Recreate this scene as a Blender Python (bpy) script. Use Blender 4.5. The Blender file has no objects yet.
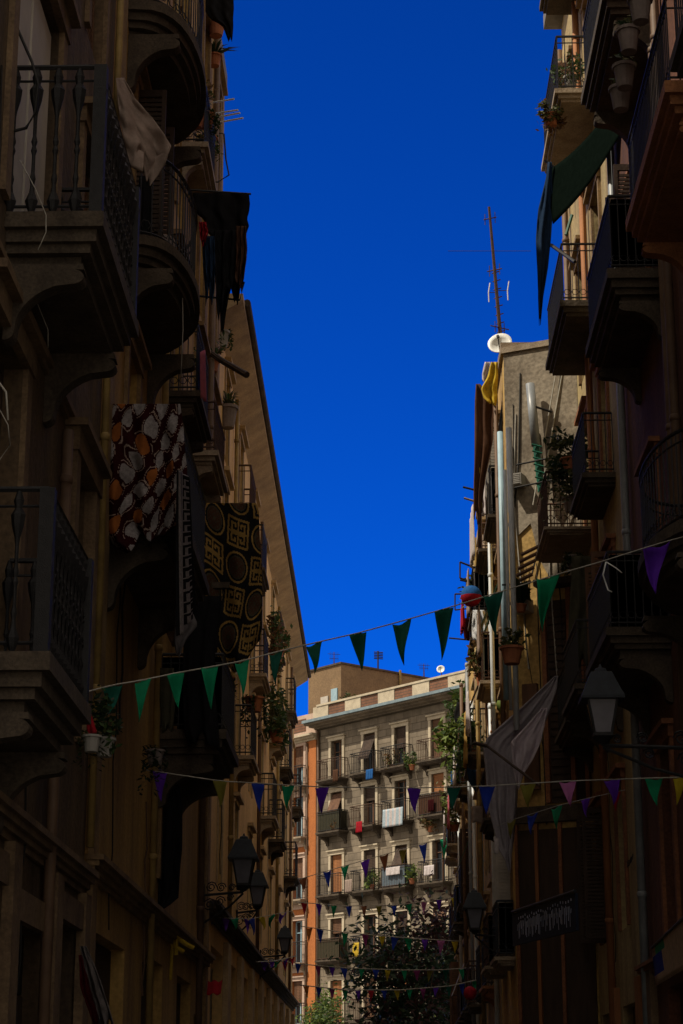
import bpy, math, random
from mathutils import Vector, Matrix, Euler
random.seed(11)
R = math.radians
scene = bpy.context.scene
COL = scene.collection

# ------------------------------------------------------------ camera, sky, sun, exposure
CAMZ = 1.6
PITCH, YAW, LENS = 16.7, 1.1, 70.0
cd = bpy.data.cameras.new('camera'); cam = bpy.data.objects.new('camera', cd); COL.objects.link(cam)
cd.sensor_fit = 'VERTICAL'; cd.sensor_height = 36; cd.lens = LENS; cd.clip_end = 6000; cd.clip_start = 0.1
cam.location = (0, 0, CAMZ); cam.rotation_euler = (R(90 + PITCH), 0, R(YAW))
scene.camera = cam

SKY_FILL = (6.9, 6.1, 5.2)
SUN_EL = 54.0
SUN_DIR = Vector((-0.955, -0.295, 0)).normalized() * math.cos(R(SUN_EL)) + Vector((0, 0, math.sin(R(SUN_EL))))
w = bpy.data.worlds.new('World'); scene.world = w; w.use_nodes = True
nt = w.node_tree; nt.nodes.clear()
out = nt.nodes.new('ShaderNodeOutputWorld'); bg = nt.nodes.new('ShaderNodeBackground')
sky = nt.nodes.new('ShaderNodeTexSky'); sky.sky_type = 'NISHITA'; sky.sun_disc = False
sky.sun_elevation = R(SUN_EL); sky.sun_rotation = math.atan2(SUN_DIR.x, SUN_DIR.y)
sky.air_density = 1.0; sky.dust_density = 0.0; sky.ozone_density = 4.0; sky.altitude = 800
tint = nt.nodes.new('ShaderNodeMix'); tint.data_type = 'RGBA'; tint.blend_type = 'MULTIPLY'
tint.inputs['Factor'].default_value = 1.0
tint.inputs[7].default_value = (0.025, 0.30, 0.98, 1)       # deep polarised blue
nt.links.new(sky.outputs[0], tint.inputs[6])
gz = nt.nodes.new('ShaderNodeNewGeometry'); sz_ = nt.nodes.new('ShaderNodeSeparateXYZ'); nt.links.new(gz.outputs['Incoming'], sz_.inputs[0])
me_ = nt.nodes.new('ShaderNodeMapRange'); me_.inputs[1].default_value = -.20; me_.inputs[2].default_value = -.56
nt.links.new(sz_.outputs['Z'], me_.inputs[0])
grd = nt.nodes.new('ShaderNodeMix'); grd.data_type = 'RGBA'; nt.links.new(me_.outputs[0], grd.inputs['Factor'])
grd.inputs[6].default_value = (0.010, 0.345, 1.34, 1); grd.inputs[7].default_value = (0.004, 0.245, 0.92, 1)
nt.links.new(grd.outputs[2], tint.inputs[7])
# the deep blue lies low over the street's far end; overhead and behind, an added pale fill brightens the shaded walls
gm = nt.nodes.new('ShaderNodeNewGeometry'); sp = nt.nodes.new('ShaderNodeSeparateXYZ'); nt.links.new(gm.outputs['Incoming'], sp.inputs[0])
mz = nt.nodes.new('ShaderNodeMapRange'); mz.interpolation_type = 'SMOOTHSTEP'
mz.inputs[1].default_value = -0.80; mz.inputs[2].default_value = -0.25; mz.inputs[3].default_value = 0.0; mz.inputs[4].default_value = 1.0
nt.links.new(sp.outputs['Y'], mz.inputs[0])          # Incoming points back at the viewer: -1 = straight down the street
pale = nt.nodes.new('ShaderNodeMix'); pale.data_type = 'RGBA'; pale.blend_type = 'MIX'
nt.links.new(mz.outputs[0], pale.inputs['Factor'])
nt.links.new(tint.outputs[2], pale.inputs[6]); pale.inputs[7].default_value = (SKY_FILL[0], SKY_FILL[1], SKY_FILL[2], 1)
nt.links.new(pale.outputs[2], bg.inputs[0])
bg.inputs[1].default_value = 0.11
nt.links.new(bg.outputs[0], out.inputs[0])
sl = bpy.data.lights.new('sun', 'SUN'); sun = bpy.data.objects.new('sun', sl); COL.objects.link(sun)
sl.energy = 4.5; sl.angle = R(0.5); sl.color = (1.0, 0.88, 0.70)
sun.rotation_euler = SUN_DIR.to_track_quat('Z', 'Y').to_euler()
scene.view_settings.view_transform = 'Standard'; scene.view_settings.look = 'None'
scene.view_settings.exposure = 0.0; scene.view_settings.gamma = 1.0

# ------------------------------------------------------------ helpers
CAMROT = Euler((R(90 + PITCH), 0, R(YAW))).to_matrix()
FPX = LENS / 36 * 1024
def ray(u, v): return CAMROT @ Vector(((u - 341.5) / FPX, (512 - v) / FPX, -1))
def at(u, v, x=None, y=None, z=None):
    "the real point that lies on the plane x=.., y=.. or z=.. along a sight line"
    d = ray(u, v); c = (0, 0, CAMZ)
    t = (x - c[0]) / d[0] if x is not None else (y - c[1]) / d[1] if y is not None else (z - c[2]) / d[2]
    return Vector(c) + d * t
class Fr:
    "facade frame: s along the wall, t up, d out of the wall"
    def __init__(self, o, s, n): self.o = Vector((o[0], o[1], 0)); self.s = Vector((s[0], s[1], 0)).normalized(); self.n = Vector((n[0], n[1], 0)).normalized()
    def p(self, s, t, d): return self.o + self.s * s + self.n * d + Vector((0, 0, t))
    def hit(self, u, v):
        r = ray(u, v); c = Vector((0, 0, CAMZ)); k = (self.o - c).dot(self.n) / r.dot(self.n); q = c + r * k - self.o
        return q.dot(self.s), q.z
WORLD = Fr((0, 0), (1, 0), (0, 1))            # s=x, d=y
class MB:
    def __init__(self): self.v = []; self.f = []; self.m = []; self.uv = None
    def add(self, vs, fs, mi=0):
        n = len(self.v); self.v += [tuple(p) for p in vs]
        for f in fs: self.f.append(tuple(i + n for i in f)); self.m.append(mi)
    def box(self, fr, s0, s1, t0, t1, d0, d1, mi=0):
        P = [fr.p(s, t, d) for s in (s0, s1) for t in (t0, t1) for d in (d0, d1)]
        self.add(P, [(0, 1, 3, 2), (4, 6, 7, 5), (0, 4, 5, 1), (2, 3, 7, 6), (0, 2, 6, 4), (1, 5, 7, 3)], mi)
    def quad(self, a, b, c, d, mi=0): self.add([a, b, c, d], [(0, 1, 2, 3)], mi)
    def tube(self, pts, r, n=6, mi=0, r1=None):
        pts = [Vector(p) for p in pts]; rings = []; L = len(pts)
        for i, p in enumerate(pts):
            t = (pts[min(i + 1, L - 1)] - pts[max(i - 1, 0)])
            if t.length < 1e-9: t = Vector((0, 0, 1))
            t.normalize(); a = Vector((0, 0, 1)) if abs(t.z) < .9 else Vector((1, 0, 0))
            x = t.cross(a).normalized(); y = t.cross(x)
            rr = r if r1 is None else r + (r1 - r) * i / (L - 1)
            rings.append([p + (x * math.cos(k * 2 * math.pi / n) + y * math.sin(k * 2 * math.pi / n)) * rr for k in range(n)])
        vs = [q for g in rings for q in g]; fs = []
        for i in range(L - 1):
            for k in range(n):
                fs.append((i * n + k, i * n + (k + 1) % n, (i + 1) * n + (k + 1) % n, (i + 1) * n + k))
        fs.append(tuple(range(n))[::-1]); fs.append(tuple(range((L - 1) * n, L * n)))
        self.add(vs, fs, mi)
    def lathe(self, c, prof, n=10, mi=0, axis=None, sq=False):
        c = Vector(c); ax = Vector(axis or (0, 0, 1)).normalized()
        a = Vector((0, 0, 1)) if abs(ax.z) < .9 else Vector((1, 0, 0)); x = ax.cross(a).normalized(); y = ax.cross(x)
        vs = []; off = math.pi / 4 if sq else 0
        for r, h in prof:
            for k in range(n):
                q = off + k * 2 * math.pi / n
                vs.append(c + ax * h + (x * math.cos(q) + y * math.sin(q)) * r)
        fs = []
        for i in range(len(prof) - 1):
            for k in range(n): fs.append((i * n + k, i * n + (k + 1) % n, (i + 1) * n + (k + 1) % n, (i + 1) * n + k))
        fs.append(tuple(range(n))[::-1]); fs.append(tuple(range((len(prof) - 1) * n, len(prof) * n)))
        self.add(vs, fs, mi)
    def prism(self, A, B, mi=0):
        n = len(A); self.add(list(A) + list(B), [tuple(range(n))[::-1], tuple(range(n, 2 * n))] + [(i, (i + 1) % n, n + (i + 1) % n, n + i) for i in range(n)], mi)
    def grid(self, fn, nu, nv, mf=None):
        n0 = len(self.v)
        for j in range(nv + 1):
            for i in range(nu + 1): self.v.append(tuple(fn(i / nu, j / nv)))
        for j in range(nv):
            for i in range(nu):
                a = n0 + j * (nu + 1) + i; self.f.append((a, a + 1, a + nu + 2, a + nu + 1))
                self.m.append(mf((i + .5) / nu, (j + .5) / nv) if mf else 0)
    def build(self, name, mats, parent=None, smooth=False, bevel=0):
        me = bpy.data.meshes.new(name)
        if parent is not None and parent.type == 'EMPTY' and parent.parent is None: org = Vector(parent.location)
        elif parent is not None: org = world_loc(parent)
        else: org = Vector((0, 0, 0))
        if parent is None:
            xs = [p[0] for p in self.v]; ys = [p[1] for p in self.v]; zs = [p[2] for p in self.v]
            org = Vector(((min(xs) + max(xs)) / 2, (min(ys) + max(ys)) / 2, min(zs)))
        me.from_pydata([tuple(Vector(p) - org) for p in self.v], [], self.f)
        for m in (mats if isinstance(mats, (list, tuple)) else [mats]): me.materials.append(m)
        for p, k in zip(me.polygons, self.m): p.material_index = k; p.use_smooth = smooth
        me.update()
        o = bpy.data.objects.new(name, me); COL.objects.link(o)
        if parent is not None: o.parent = parent
        else: o.location = org
        if bevel:
            b = o.modifiers.new('bevel', 'BEVEL'); b.width = bevel; b.segments = 1; b.limit_method = 'ANGLE'
        return o
def world_loc(o):
    v = Vector(o.location)
    while o.parent is not None: o = o.parent; v += Vector(o.location)
    return v
def tag(o, label=None, cat=None, group=None, kind=None):
    if label: o['label'] = label
    if cat: o['category'] = cat
    if group: o['group'] = group
    if kind: o['kind'] = kind
    return o
def thing(name, loc, label, cat, group=None):
    o = bpy.data.objects.new(name, None); COL.objects.link(o); o.location = loc; o.empty_display_size = .2
    return tag(o, label, cat, group)

# ------------------------------------------------------------ materials
def mat(name, c1, c2=None, scale=3.0, rough=.85, bump=.0, detail=6, metal=0, contrast=(.35, .7), streak=False, spec=.3, trans=0, alpha=None, fine=0):
    m = bpy.data.materials.new(name); m.use_nodes = True; t = m.node_tree; b = t.nodes['Principled BSDF']
    b.inputs['Roughness'].default_value = rough; b.inputs['Metallic'].default_value = metal
    b.inputs['Specular IOR Level'].default_value = spec
    c1 = (*c1, 1); c2 = (*(c2 or [x * .6 for x in c1[:3]]), 1)
    tc = t.nodes.new('ShaderNodeNewGeometry'); mp = t.nodes.new('ShaderNodeMapping')
    t.links.new(tc.outputs['Position'], mp.inputs[0])
    if streak: mp.inputs['Scale'].default_value = (1, 1, .18)
    n = t.nodes.new('ShaderNodeTexNoise'); n.inputs['Scale'].default_value = scale; n.inputs['Detail'].default_value = detail; n.inputs['Roughness'].default_value = .65
    t.links.new(mp.outputs[0], n.inputs['Vector'])
    cr = t.nodes.new('ShaderNodeValToRGB'); cr.color_ramp.elements[0].position = contrast[0]; cr.color_ramp.elements[1].position = contrast[1]
    cr.color_ramp.elements[0].color = c2; cr.color_ramp.elements[1].color = c1
    t.links.new(n.outputs['Fac'], cr.inputs[0])
    last = cr.outputs[0]
    if fine:
        n2 = t.nodes.new('ShaderNodeTexNoise'); n2.inputs['Scale'].default_value = scale * 14; n2.inputs['Detail'].default_value = 4
        t.links.new(tc.outputs['Position'], n2.inputs['Vector'])
        mr = t.nodes.new('ShaderNodeMapRange'); mr.inputs[1].default_value = .3; mr.inputs[2].default_value = .7; mr.inputs[3].default_value = 1 - fine; mr.inputs[4].default_value = 1 + fine * .4
        t.links.new(n2.outputs['Fac'], mr.inputs[0])
        mx = t.nodes.new('ShaderNodeMix'); mx.data_type = 'RGBA'; mx.blend_type = 'MULTIPLY'; mx.inputs['Factor'].default_value = 1
        t.links.new(last, mx.inputs[6]); t.links.new(mr.outputs[0], mx.inputs[7]); last = mx.outputs[2]
    t.links.new(last, b.inputs['Base Color'])
    if bump:
        bp = t.nodes.new('ShaderNodeBump'); bp.inputs['Strength'].default_value = bump; bp.inputs['Distance'].default_value = .03
        nb = t.nodes.new('ShaderNodeTexNoise'); nb.inputs['Scale'].default_value = scale * 6; nb.inputs['Detail'].default_value = 5
        t.links.new(tc.outputs['Position'], nb.inputs['Vector']); t.links.new(nb.outputs['Fac'], bp.inputs['Height']); t.links.new(bp.outputs[0], b.inputs['Normal'])
    if trans:
        # thin cloth / leaf: part of the light goes through
        tr = t.nodes.new('ShaderNodeBsdfTranslucent'); ms = t.nodes.new('ShaderNodeMixShader'); ms.inputs[0].default_value = trans
        t.links.new(last, tr.inputs[0]); t.links.new(b.outputs[0], ms.inputs[1]); t.links.new(tr.outputs[0], ms.inputs[2])
        t.links.new(ms.outputs[0], t.nodes['Material Output'].inputs[0])
    return m
def brickmat(name, c1, c2, mortar, wdt=.55, hgt=.28, mort=.012, axis='x', bump=.25):
    m = bpy.data.materials.new(name); m.use_nodes = True; t = m.node_tree; b = t.nodes['Principled BSDF']; b.inputs['Roughness'].default_value = .9
    g = t.nodes.new('ShaderNodeNewGeometry'); sx = t.nodes.new('ShaderNodeSeparateXYZ'); cx = t.nodes.new('ShaderNodeCombineXYZ')
    t.links.new(g.outputs['Position'], sx.inputs[0])
    ad = t.nodes.new('ShaderNodeMath'); ad.operation = 'SUBTRACT'
    t.links.new(sx.outputs['X'], ad.inputs[0]); t.links.new(sx.outputs['Y'], ad.inputs[1])
    t.links.new(ad.outputs[0], cx.inputs[0]); t.links.new(sx.outputs['Z'], cx.inputs[1])
    br = t.nodes.new('ShaderNodeTexBrick'); br.inputs['Scale'].default_value = 1; br.inputs['Brick Width'].default_value = wdt; br.inputs['Row Height'].default_value = hgt
    br.inputs['Mortar Size'].default_value = mort; br.inputs['Color1'].default_value = (*c1, 1); br.inputs['Color2'].default_value = (*c2, 1); br.inputs['Mortar'].default_value = (*mortar, 1)
    t.links.new(cx.outputs[0], br.inputs['Vector'])
    n = t.nodes.new('ShaderNodeTexNoise'); n.inputs['Scale'].default_value = 1.3; n.inputs['Detail'].default_value = 8; n.inputs['Roughness'].default_value = .7
    t.links.new(g.outputs['Position'], n.inputs['Vector'])
    mr = t.nodes.new('ShaderNodeMapRange'); mr.inputs[1].default_value = .3; mr.inputs[2].default_value = .7; mr.inputs[3].default_value = .55; mr.inputs[4].default_value = 1.15
    t.links.new(n.outputs['Fac'], mr.inputs[0])
    mx = t.nodes.new('ShaderNodeMix'); mx.data_type = 'RGBA'; mx.blend_type = 'MULTIPLY'; mx.inputs['Factor'].default_value = 1
    t.links.new(br.outputs['Color'], mx.inputs[6]); t.links.new(mr.outputs[0], mx.inputs[7]); t.links.new(mx.outputs[2], b.inputs['Base Color'])
    bp = t.nodes.new('ShaderNodeBump'); bp.inputs['Strength'].default_value = bump; bp.inputs['Distance'].default_value = .02
    t.links.new(br.outputs['Fac'], bp.inputs['Height']); bp.invert = True; t.links.new(bp.outputs[0], b.inputs['Normal'])
    return m
M = {}
M['asphalt'] = mat('asphalt', (.07, .068, .064), (.045, .044, .042), 4, .9, .2)
M['paving'] = mat('paving', (.24, .22, .19), (.15, .14, .12), 2, .85, .2, fine=.3)
M['brown'] = mat('brown_stucco', (.165, .11, .062), (.065, .045, .028), 1.6, .9, .5, streak=True, fine=.35)
M['brown_trim'] = mat('brown_moulding', (.25, .17, .095), (.12, .08, .05), 2.5, .9, .3, fine=.3)
M['ochre'] = mat('ochre_plaster', (.60, .385, .115), (.26, .16, .06), 1.4, .9, .4, streak=True, fine=.25)
M['ochre_trim'] = mat('ochre_moulding', (.36, .24, .11), (.17, .11, .06), 2.2, .9, .3, fine=.3)
M['cream'] = mat('cream_plaster', (.78, .52, .22), (.58, .37, .145), .8, .9, .35, streak=True, fine=.2)
M['cream_trim'] = mat('cream_moulding', (.58, .43, .24), (.36, .26, .15), 2, .9, .25, fine=.2)
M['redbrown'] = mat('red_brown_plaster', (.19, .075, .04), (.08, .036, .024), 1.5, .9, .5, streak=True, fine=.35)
M['redtrim'] = mat('terracotta_trim', (.36, .15, .07), (.18, .08, .045), 2, .9, .3, fine=.3)
M['paleyellow'] = mat('pale_yellow_plaster', (.50, .40, .19), (.27, .19, .10), 1.4, .9, .4, streak=True, fine=.3)
M['greyrender'] = mat('grey_cement_render', (.33, .285, .22), (.17, .14, .105), 1.1, .95, .5, fine=.35, contrast=(.38, .62))
M['yellowwall'] = mat('worn_yellow_plaster', (.62, .42, .14), (.30, .18, .075), 1.0, .9, .5, streak=True, fine=.35, contrast=(.3, .6))
M['beigewall'] = mat('worn_beige_plaster', (.52, .42, .27), (.26, .18, .11), 1.2, .9, .5, streak=True, fine=.35)
M['roofgrey'] = mat('roof_sheet', (.22, .21, .2), (.12, .115, .11), 3, .8, .2)
M['tile'] = mat('roof_tile', (.34, .17, .09), (.2, .1, .06), 5, .85, .3)
M['stone'] = brickmat('stone_blocks', (.245, .20, .145), (.185, .15, .108), (.095, .075, .05), .9, .34, .015)
M['stone_trim'] = mat('pale_stone_trim', (.60, .52, .385), (.42, .36, .265), 2.5, .9, .2, fine=.2)
M['orange'] = mat('orange_render', (.52, .185, .055), (.38, .13, .04), 1.0, .9, .2, streak=True, fine=.2)
M['pinkwall'] = mat('pale_pink_render', (.60, .45, .36), (.45, .33, .26), 1.5, .9, .2, fine=.2)
M['parapet_brick'] = brickmat('parapet_brick', (.26, .11, .055), (.20, .085, .045), (.1, .06, .04), .14, .14, .02)
M['roofblock'] = mat('brown_block_render', (.26, .175, .095), (.18, .12, .07), .9, .9, .3, fine=.25)
M['gutter'] = mat('blue_grey_gutter', (.22, .30, .34), (.14, .19, .22), 3, .5, .0, spec=.5)
M['iron'] = mat('black_iron', (.022, .022, .024), (.012, .012, .013), 20, .55, .2, metal=.3, spec=.4)
M['iron_blue'] = mat('grey_blue_iron', (.030, .037, .048), (.02, .024, .03), 12, .6, .2, metal=.2)
M['iron_rust'] = mat('rusty_iron', (.10, .05, .03), (.045, .028, .02), 9, .8, .3)
M['slab'] = mat('weathered_slab', (.115, .09, .065), (.055, .043, .032), 3, .95, .4, fine=.35)
M['slab_light'] = mat('pale_slab', (.42, .35, .26), (.26, .2, .14), 3, .95, .3, fine=.3)
M['slab_orange'] = mat('terracotta_slab', (.46, .20, .085), (.30, .13, .06), 3, .9, .3, fine=.3)
M['wood'] = mat('brown_wood', (.17, .085, .045), (.09, .045, .025), 6, .7, .2, streak=True)
M['wood_dark'] = mat('dark_wood', (.07, .042, .028), (.035, .022, .015), 6, .7, .2, streak=True)
M['wood_orange'] = mat('orange_wood', (.38, .16, .06), (.24, .1, .04), 6, .7, .2, streak=True)
M['white_wood'] = mat('off_white_paint', (.55, .52, .46), (.40, .37, .32), 4, .6, .1)
M['grey_panel'] = mat('grey_door_panel', (.36, .35, .31), (.26, .25, .22), 2, .7, .1)
M['white_panel'] = mat('painted_door_panel', (.52, .49, .43), (.40, .37, .32), 2, .7, .1)
M['grey_shutter'] = mat('grey_metal_shutter', (.17, .17, .165), (.11, .11, .105), 3, .55, .1)
M['green_shutter'] = mat('green_shutter', (.03, .10, .055), (.02, .06, .035), 3, .6)
M['glass'] = mat('window_glass', (.02, .025, .03), (.015, .018, .022), 2, .06, spec=.8)
M['lamp_glass'] = mat('frosted_lamp_glass', (.15, .15, .19), (.11, .11, .14), 5, .25, spec=.6)
M['dark'] = mat('dark_interior', (.012, .011, .010), (.008, .008, .007), 3, .95)
M['pipe_white'] = mat('white_pipe', (.62, .66, .68), (.45, .49, .52), 4, .45, spec=.5)
M['pipe_blue'] = mat('pale_blue_pipe', (.36, .52, .60), (.26, .38, .45), 4, .5)
M['pipe_yellow'] = mat('yellow_pipe', (.36, .25, .08), (.2, .135, .05), 4, .6)
M['pipe_grey'] = mat('grey_pipe', (.30, .33, .35), (.2, .22, .24), 4, .4, spec=.5)
M['pipe_green'] = mat('green_pipe', (.02, .15, .10), (.012, .09, .06), 4, .5)
M['pipe_brown'] = mat('brown_pipe', (.16, .10, .06), (.1, .06, .04), 4, .6)
M['cable'] = mat('cable_black', (.02, .02, .02), None, 4, .6)
M['cord'] = mat('pale_cord', (.5, .48, .42), None, 8, .9)
M['white'] = mat('white_enamel', (.8, .82, .8), (.68, .7, .68), 3, .4, spec=.5)
M['terracotta'] = mat('terracotta_pot', (.42, .16, .075), (.28, .1, .05), 5, .9, .2)
M['pot_grey'] = mat('grey_pot', (.24, .20, .185), (.15, .125, .115), 5, .85, .2)
M['pot_white'] = mat('white_pot', (.36, .35, .32), (.26, .25, .23), 5, .7)
M['bark'] = mat('bark', (.12, .085, .055), (.06, .042, .03), 6, .95, .5)
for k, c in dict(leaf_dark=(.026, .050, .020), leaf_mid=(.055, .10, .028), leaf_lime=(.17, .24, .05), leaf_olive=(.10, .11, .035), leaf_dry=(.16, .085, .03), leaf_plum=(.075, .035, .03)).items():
    M[k] = mat(k, c, [x * .7 for x in c], 6, .6, trans=.3)
def cloth(k, c, c2=None, trans=.25, scale=12): M[k] = mat(k, c, c2 or [x * .7 for x in c], scale, .95, .15, trans=trans, spec=0 if max(c) < .06 else .1)
cloth('c_black', (.018, .018, .02), trans=.05); cloth('c_navy', (.02, .045, .10), trans=.15); cloth('c_blue', (.03, .14, .42)); cloth('c_red', (.45, .02, .035)); cloth('c_maroon', (.035, .008, .009), trans=.05)
cloth('c_white', (.72, .66, .66)); cloth('c_grey', (.26, .245, .26)); cloth('c_beige', (.42, .33, .28)); cloth('c_brown', (.10, .05, .03), trans=.1); cloth('c_pink', (.6, .16, .2))
cloth('c_ochre', (.40, .255, .075), trans=.1); cloth('c_orange', (.36, .12, .03), trans=.1); cloth('c_dkgreen', (.005, .009, .007), trans=.0); cloth('c_greyblue', (.20, .27, .33)); cloth('c_yellow', (.7, .5, .06)); cloth('c_stripe', (.5, .62, .7))
cloth('c_canvas', (.72, .52, .34)); cloth('c_greycloth', (.17, .15, .15)); cloth('c_darkred', (.13, .015, .02)); cloth('c_sheet', (.46, .42, .45), (.36, .33, .36), trans=.3); cloth('c_curtain', (.78, .70, .76), (.62, .55, .60), trans=.35)
cloth('c_olivegrey', (.09, .085, .055)); cloth('c_palegrey', (.36, .33, .33), (.18, .165, .165), trans=.1, scale=30)
PEN = dict(green=(.008, .36, .17), purple=(.17, .035, .60), blue=(.02, .06, .50), olive=(.24, .22, .035), pink=(.60, .20, .50), yellow=(.62, .50, .02), red=(.55, .02, .05), brown=(.26, .10, .05), magenta=(.38, .06, .26), teal=(.01, .14, .10), orange=(.6, .22, .05))
for k, c in PEN.items(): M['p_' + k] = mat('pennant_' + k, c, [x * .75 for x in c], 9, .7, trans=.35, spec=.2)

# ------------------------------------------------------------ setting: ground
def plane(name, x0, x1, y0, y1, z, m):
    b = MB(); b.quad((x0, y0, z), (x1, y0, z), (x1, y1, z), (x0, y1, z)); o = b.build(name, m); tag(o, kind='structure'); return o
plane('ground', -1500, 1500, -1500, 2500, 0, M['paving'])
plane('road', -1.6, 2.0, -30, 66, .006, M['asphalt'])
for nm, x0, x1 in (('pavement', -2.85, -1.6), ('pavement', 2.0, 3.7)):
    b = MB(); b.box(WORLD, x0, x1, 0.0, .12, -30, 66); tag(b.build(nm, M['paving']), kind='structure')

# ------------------------------------------------------------ building kit
def facade(name, fr, s0, s1, t0, t1, openings, m, parent, body=8.0, dep=.24):
    "front wall with real openings, reveals, and the building's body behind"
    b = MB()
    S = sorted(set([s0, s1] + [x for o in openings for x in o[:2]])); T = sorted(set([t0, t1] + [x for o in openings for x in o[2:4]]))
    for i in range(len(S) - 1):
        for j in range(len(T) - 1):
            a, c, e, f = S[i], S[i + 1], T[j], T[j + 1]; ms, mt = (a + c) / 2, (e + f) / 2
            if any(o[0] < ms < o[1] and o[2] < mt < o[3] for o in openings): continue
            b.quad(fr.p(a, e, 0), fr.p(c, e, 0), fr.p(c, f, 0), fr.p(a, f, 0))
    for o in openings:
        a, c, e, f = o[:4]
        for q in (((a, e), (a, f)), ((c, e), (c, f)), ((a, e), (c, e)), ((a, f), (c, f))):
            (p, q1), (r, s) = q
            b.quad(fr.p(p, q1, 0), fr.p(r, s, 0), fr.p(r, s, -dep), fr.p(p, q1, -dep))
    for (a, e), (c, f) in (((s0, t0), (s0, t1)), ((s1, t0), (s1, t1)), ((s0, t1), (s1, t1))):
        b.quad(fr.p(a, e, 0), fr.p(c, f, 0), fr.p(c, f, -dep), fr.p(a, e, -dep))
    b.box(fr, s0, s1, t0, t1, -body, -dep)
    return b.build(name, m, parent)
def strip(name, fr, s0, s1, t0, t1, d0, d1, m, parent, bevel=0):
    b = MB(); b.box(fr, s0, s1, t0, t1, d0, d1); return b.build(name, m, parent, bevel=bevel)
def window(bld, fr, s0, s1, t0, t1, kind='pane', mf='wood', ms='wood', surround=None, sw=.14, name='window', blind=.5, dep=.24, proud=.05):
    d0 = -dep + .02; b = MB(); fw = .06
    b.box(fr, s0 + .004, s0 + fw, t0 + .004, t1 - .004, d0, d0 + .07); b.box(fr, s1 - fw, s1 - .004, t0 + .004, t1 - .004, d0, d0 + .07)
    b.box(fr, s0 + fw, s1 - fw, t1 - fw, t1 - .004, d0, d0 + .07); b.box(fr, s0 + fw, s1 - fw, t0 + .004, t0 + fw, d0, d0 + .07)
    mid = (s0 + s1) / 2; b.box(fr, mid - .035, mid + .035, t0 + fw, t1 - fw, d0, d0 + .065)
    tt = t0 + (t1 - t0) * .72; b.box(fr, s0 + fw, mid - .035, tt - .02, tt + .02, d0, d0 + .06); b.box(fr, mid + .035, s1 - fw, tt - .02, tt + .02, d0, d0 + .06)
    wnd = b.build(name, M[mf], bld)
    g = MB(); g.box(fr, s0 + fw, s1 - fw, t0 + fw, t1 - fw, d0 + .01, d0 + .025); g.build('pane', M['glass'], wnd)
    if kind == 'roller':                                 # wooden roll-down blind
        h = (t1 - t0) * blind; n = max(4, int(h / .07)); q = MB()
        for i in range(n):
            a = t1 - .02 - (i + 1) * h / n; q.box(fr, s0 + .03, s1 - .03, a + .008, a + h / n, -.11, -.085)
        q.box(fr, s0 + .02, s1 - .02, t1 - .16, t1 - .003, -.15, -.07)
        q.build('roller_blind', M[ms], wnd)
    if kind == 'swing':                                  # blind hung out over the railing
        h = (t1 - t0) * .62; n = int(h / .07); q = MB(); out_ = .5
        for i in range(n):
            a = i / n; c = (i + .9) / n
            A = [(s0 + .03, t1 - .1 - h * a, -.05 + out_ * a), (s1 - .03, t1 - .1 - h * a, -.05 + out_ * a), (s1 - .03, t1 - .1 - h * c, -.05 + out_ * c), (s0 + .03, t1 - .1 - h * c, -.05 + out_ * c)]
            q.prism([fr.p(*x) for x in A], [fr.p(x[0], x[1], x[2] + .018) for x in A])
        q.build('roller_blind', M[ms], wnd)
    if kind in ('open', 'closed'):                      # louvred leaves
        for sgn in (-1, 1):
            q = MB(); wd = (s1 - s0) / 2
            def leafbox(a0, a1, e0, e1, th0, th1):
                if kind == 'closed':
                    x0, x1 = (s0 + a0, s0 + a1) if sgn < 0 else (s1 - a1, s1 - a0)
                    q.box(fr, x0, x1, e0, e1, -.13 + th0, -.13 + th1)
                else:                                    # leaf standing out at a right angle
                    x = s0 + .01 if sgn < 0 else s1 - .01 - .04
                    q.box(fr, x + th0, x + th1, e0, e1, -.12 + a0, -.12 + a1)
            leafbox(0.005, .06, t0 + .03, t1 - .03, 0, .04); leafbox(wd - .06, wd - .008, t0 + .03, t1 - .03, 0, .04)
            leafbox(.06, wd - .06, t0 + .03, t0 + .12, 0, .04); leafbox(.06, wd - .06, t1 - .12, t1 - .03, 0, .04)
            n = int((t1 - t0 - .24) / .06)
            for i in range(n): leafbox(.06, wd - .06, t0 + .125 + i * .06, t0 + .165 + i * .06, .008, .032)
            q.build('shutter', M[ms], wnd)
    if surround:
        q = MB()
        q.box(fr, s0 - sw, s0, t0, t1, .002, proud); q.box(fr, s1, s1 + sw, t0, t1, .002, proud); q.box(fr, s0 - sw - .03, s1 + sw + .03, t1, t1 + sw, .002, proud + .02)
        q.box(fr, s0 - sw - .08, s1 + sw + .08, t1 + sw, t1 + sw + .07, .002, proud + .10)
        q.build('window_surround', M[surround], wnd)
    return wnd
def corbel_pts(prot, h):
    "S-shaped scroll console seen from the side (out, down)"
    pts = [(0, 0), (prot * .95, 0), (prot * .97, -h * .08)]
    for k in range(9):                                   # rounded nose
        q = math.pi * (.45 - k * .12); pts.append((prot * .82 + prot * .15 * math.cos(q), -h * .17 + h * .10 * math.sin(q)))
    for k in range(1, 9):                                # hollow, then the foot
        f = k / 8; pts.append((prot * (.76 - .62 * (1 - (1 - f) ** 2.0)), -h * (.26 + .62 * f ** 1.4)))
    for k in range(1, 6):
        q = -k * math.pi / 10; pts.append((prot * .02 + prot * .12 * math.cos(q), -h * .88 + h * .12 * math.sin(q)))
    pts.append((0, -h)); return pts
def plan_path(s0, s1, prot, style):
    if style == 'round':
        c = (s0 + s1) / 2; a = (s1 - s0) / 2; return [(c - a * math.cos(k * math.pi / 18), prot * abs(math.sin(k * math.pi / 18)) ** .62) for k in range(19)]
    return [(s0, .0), (s0, prot), (s1, prot), (s1, .0)]
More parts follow.
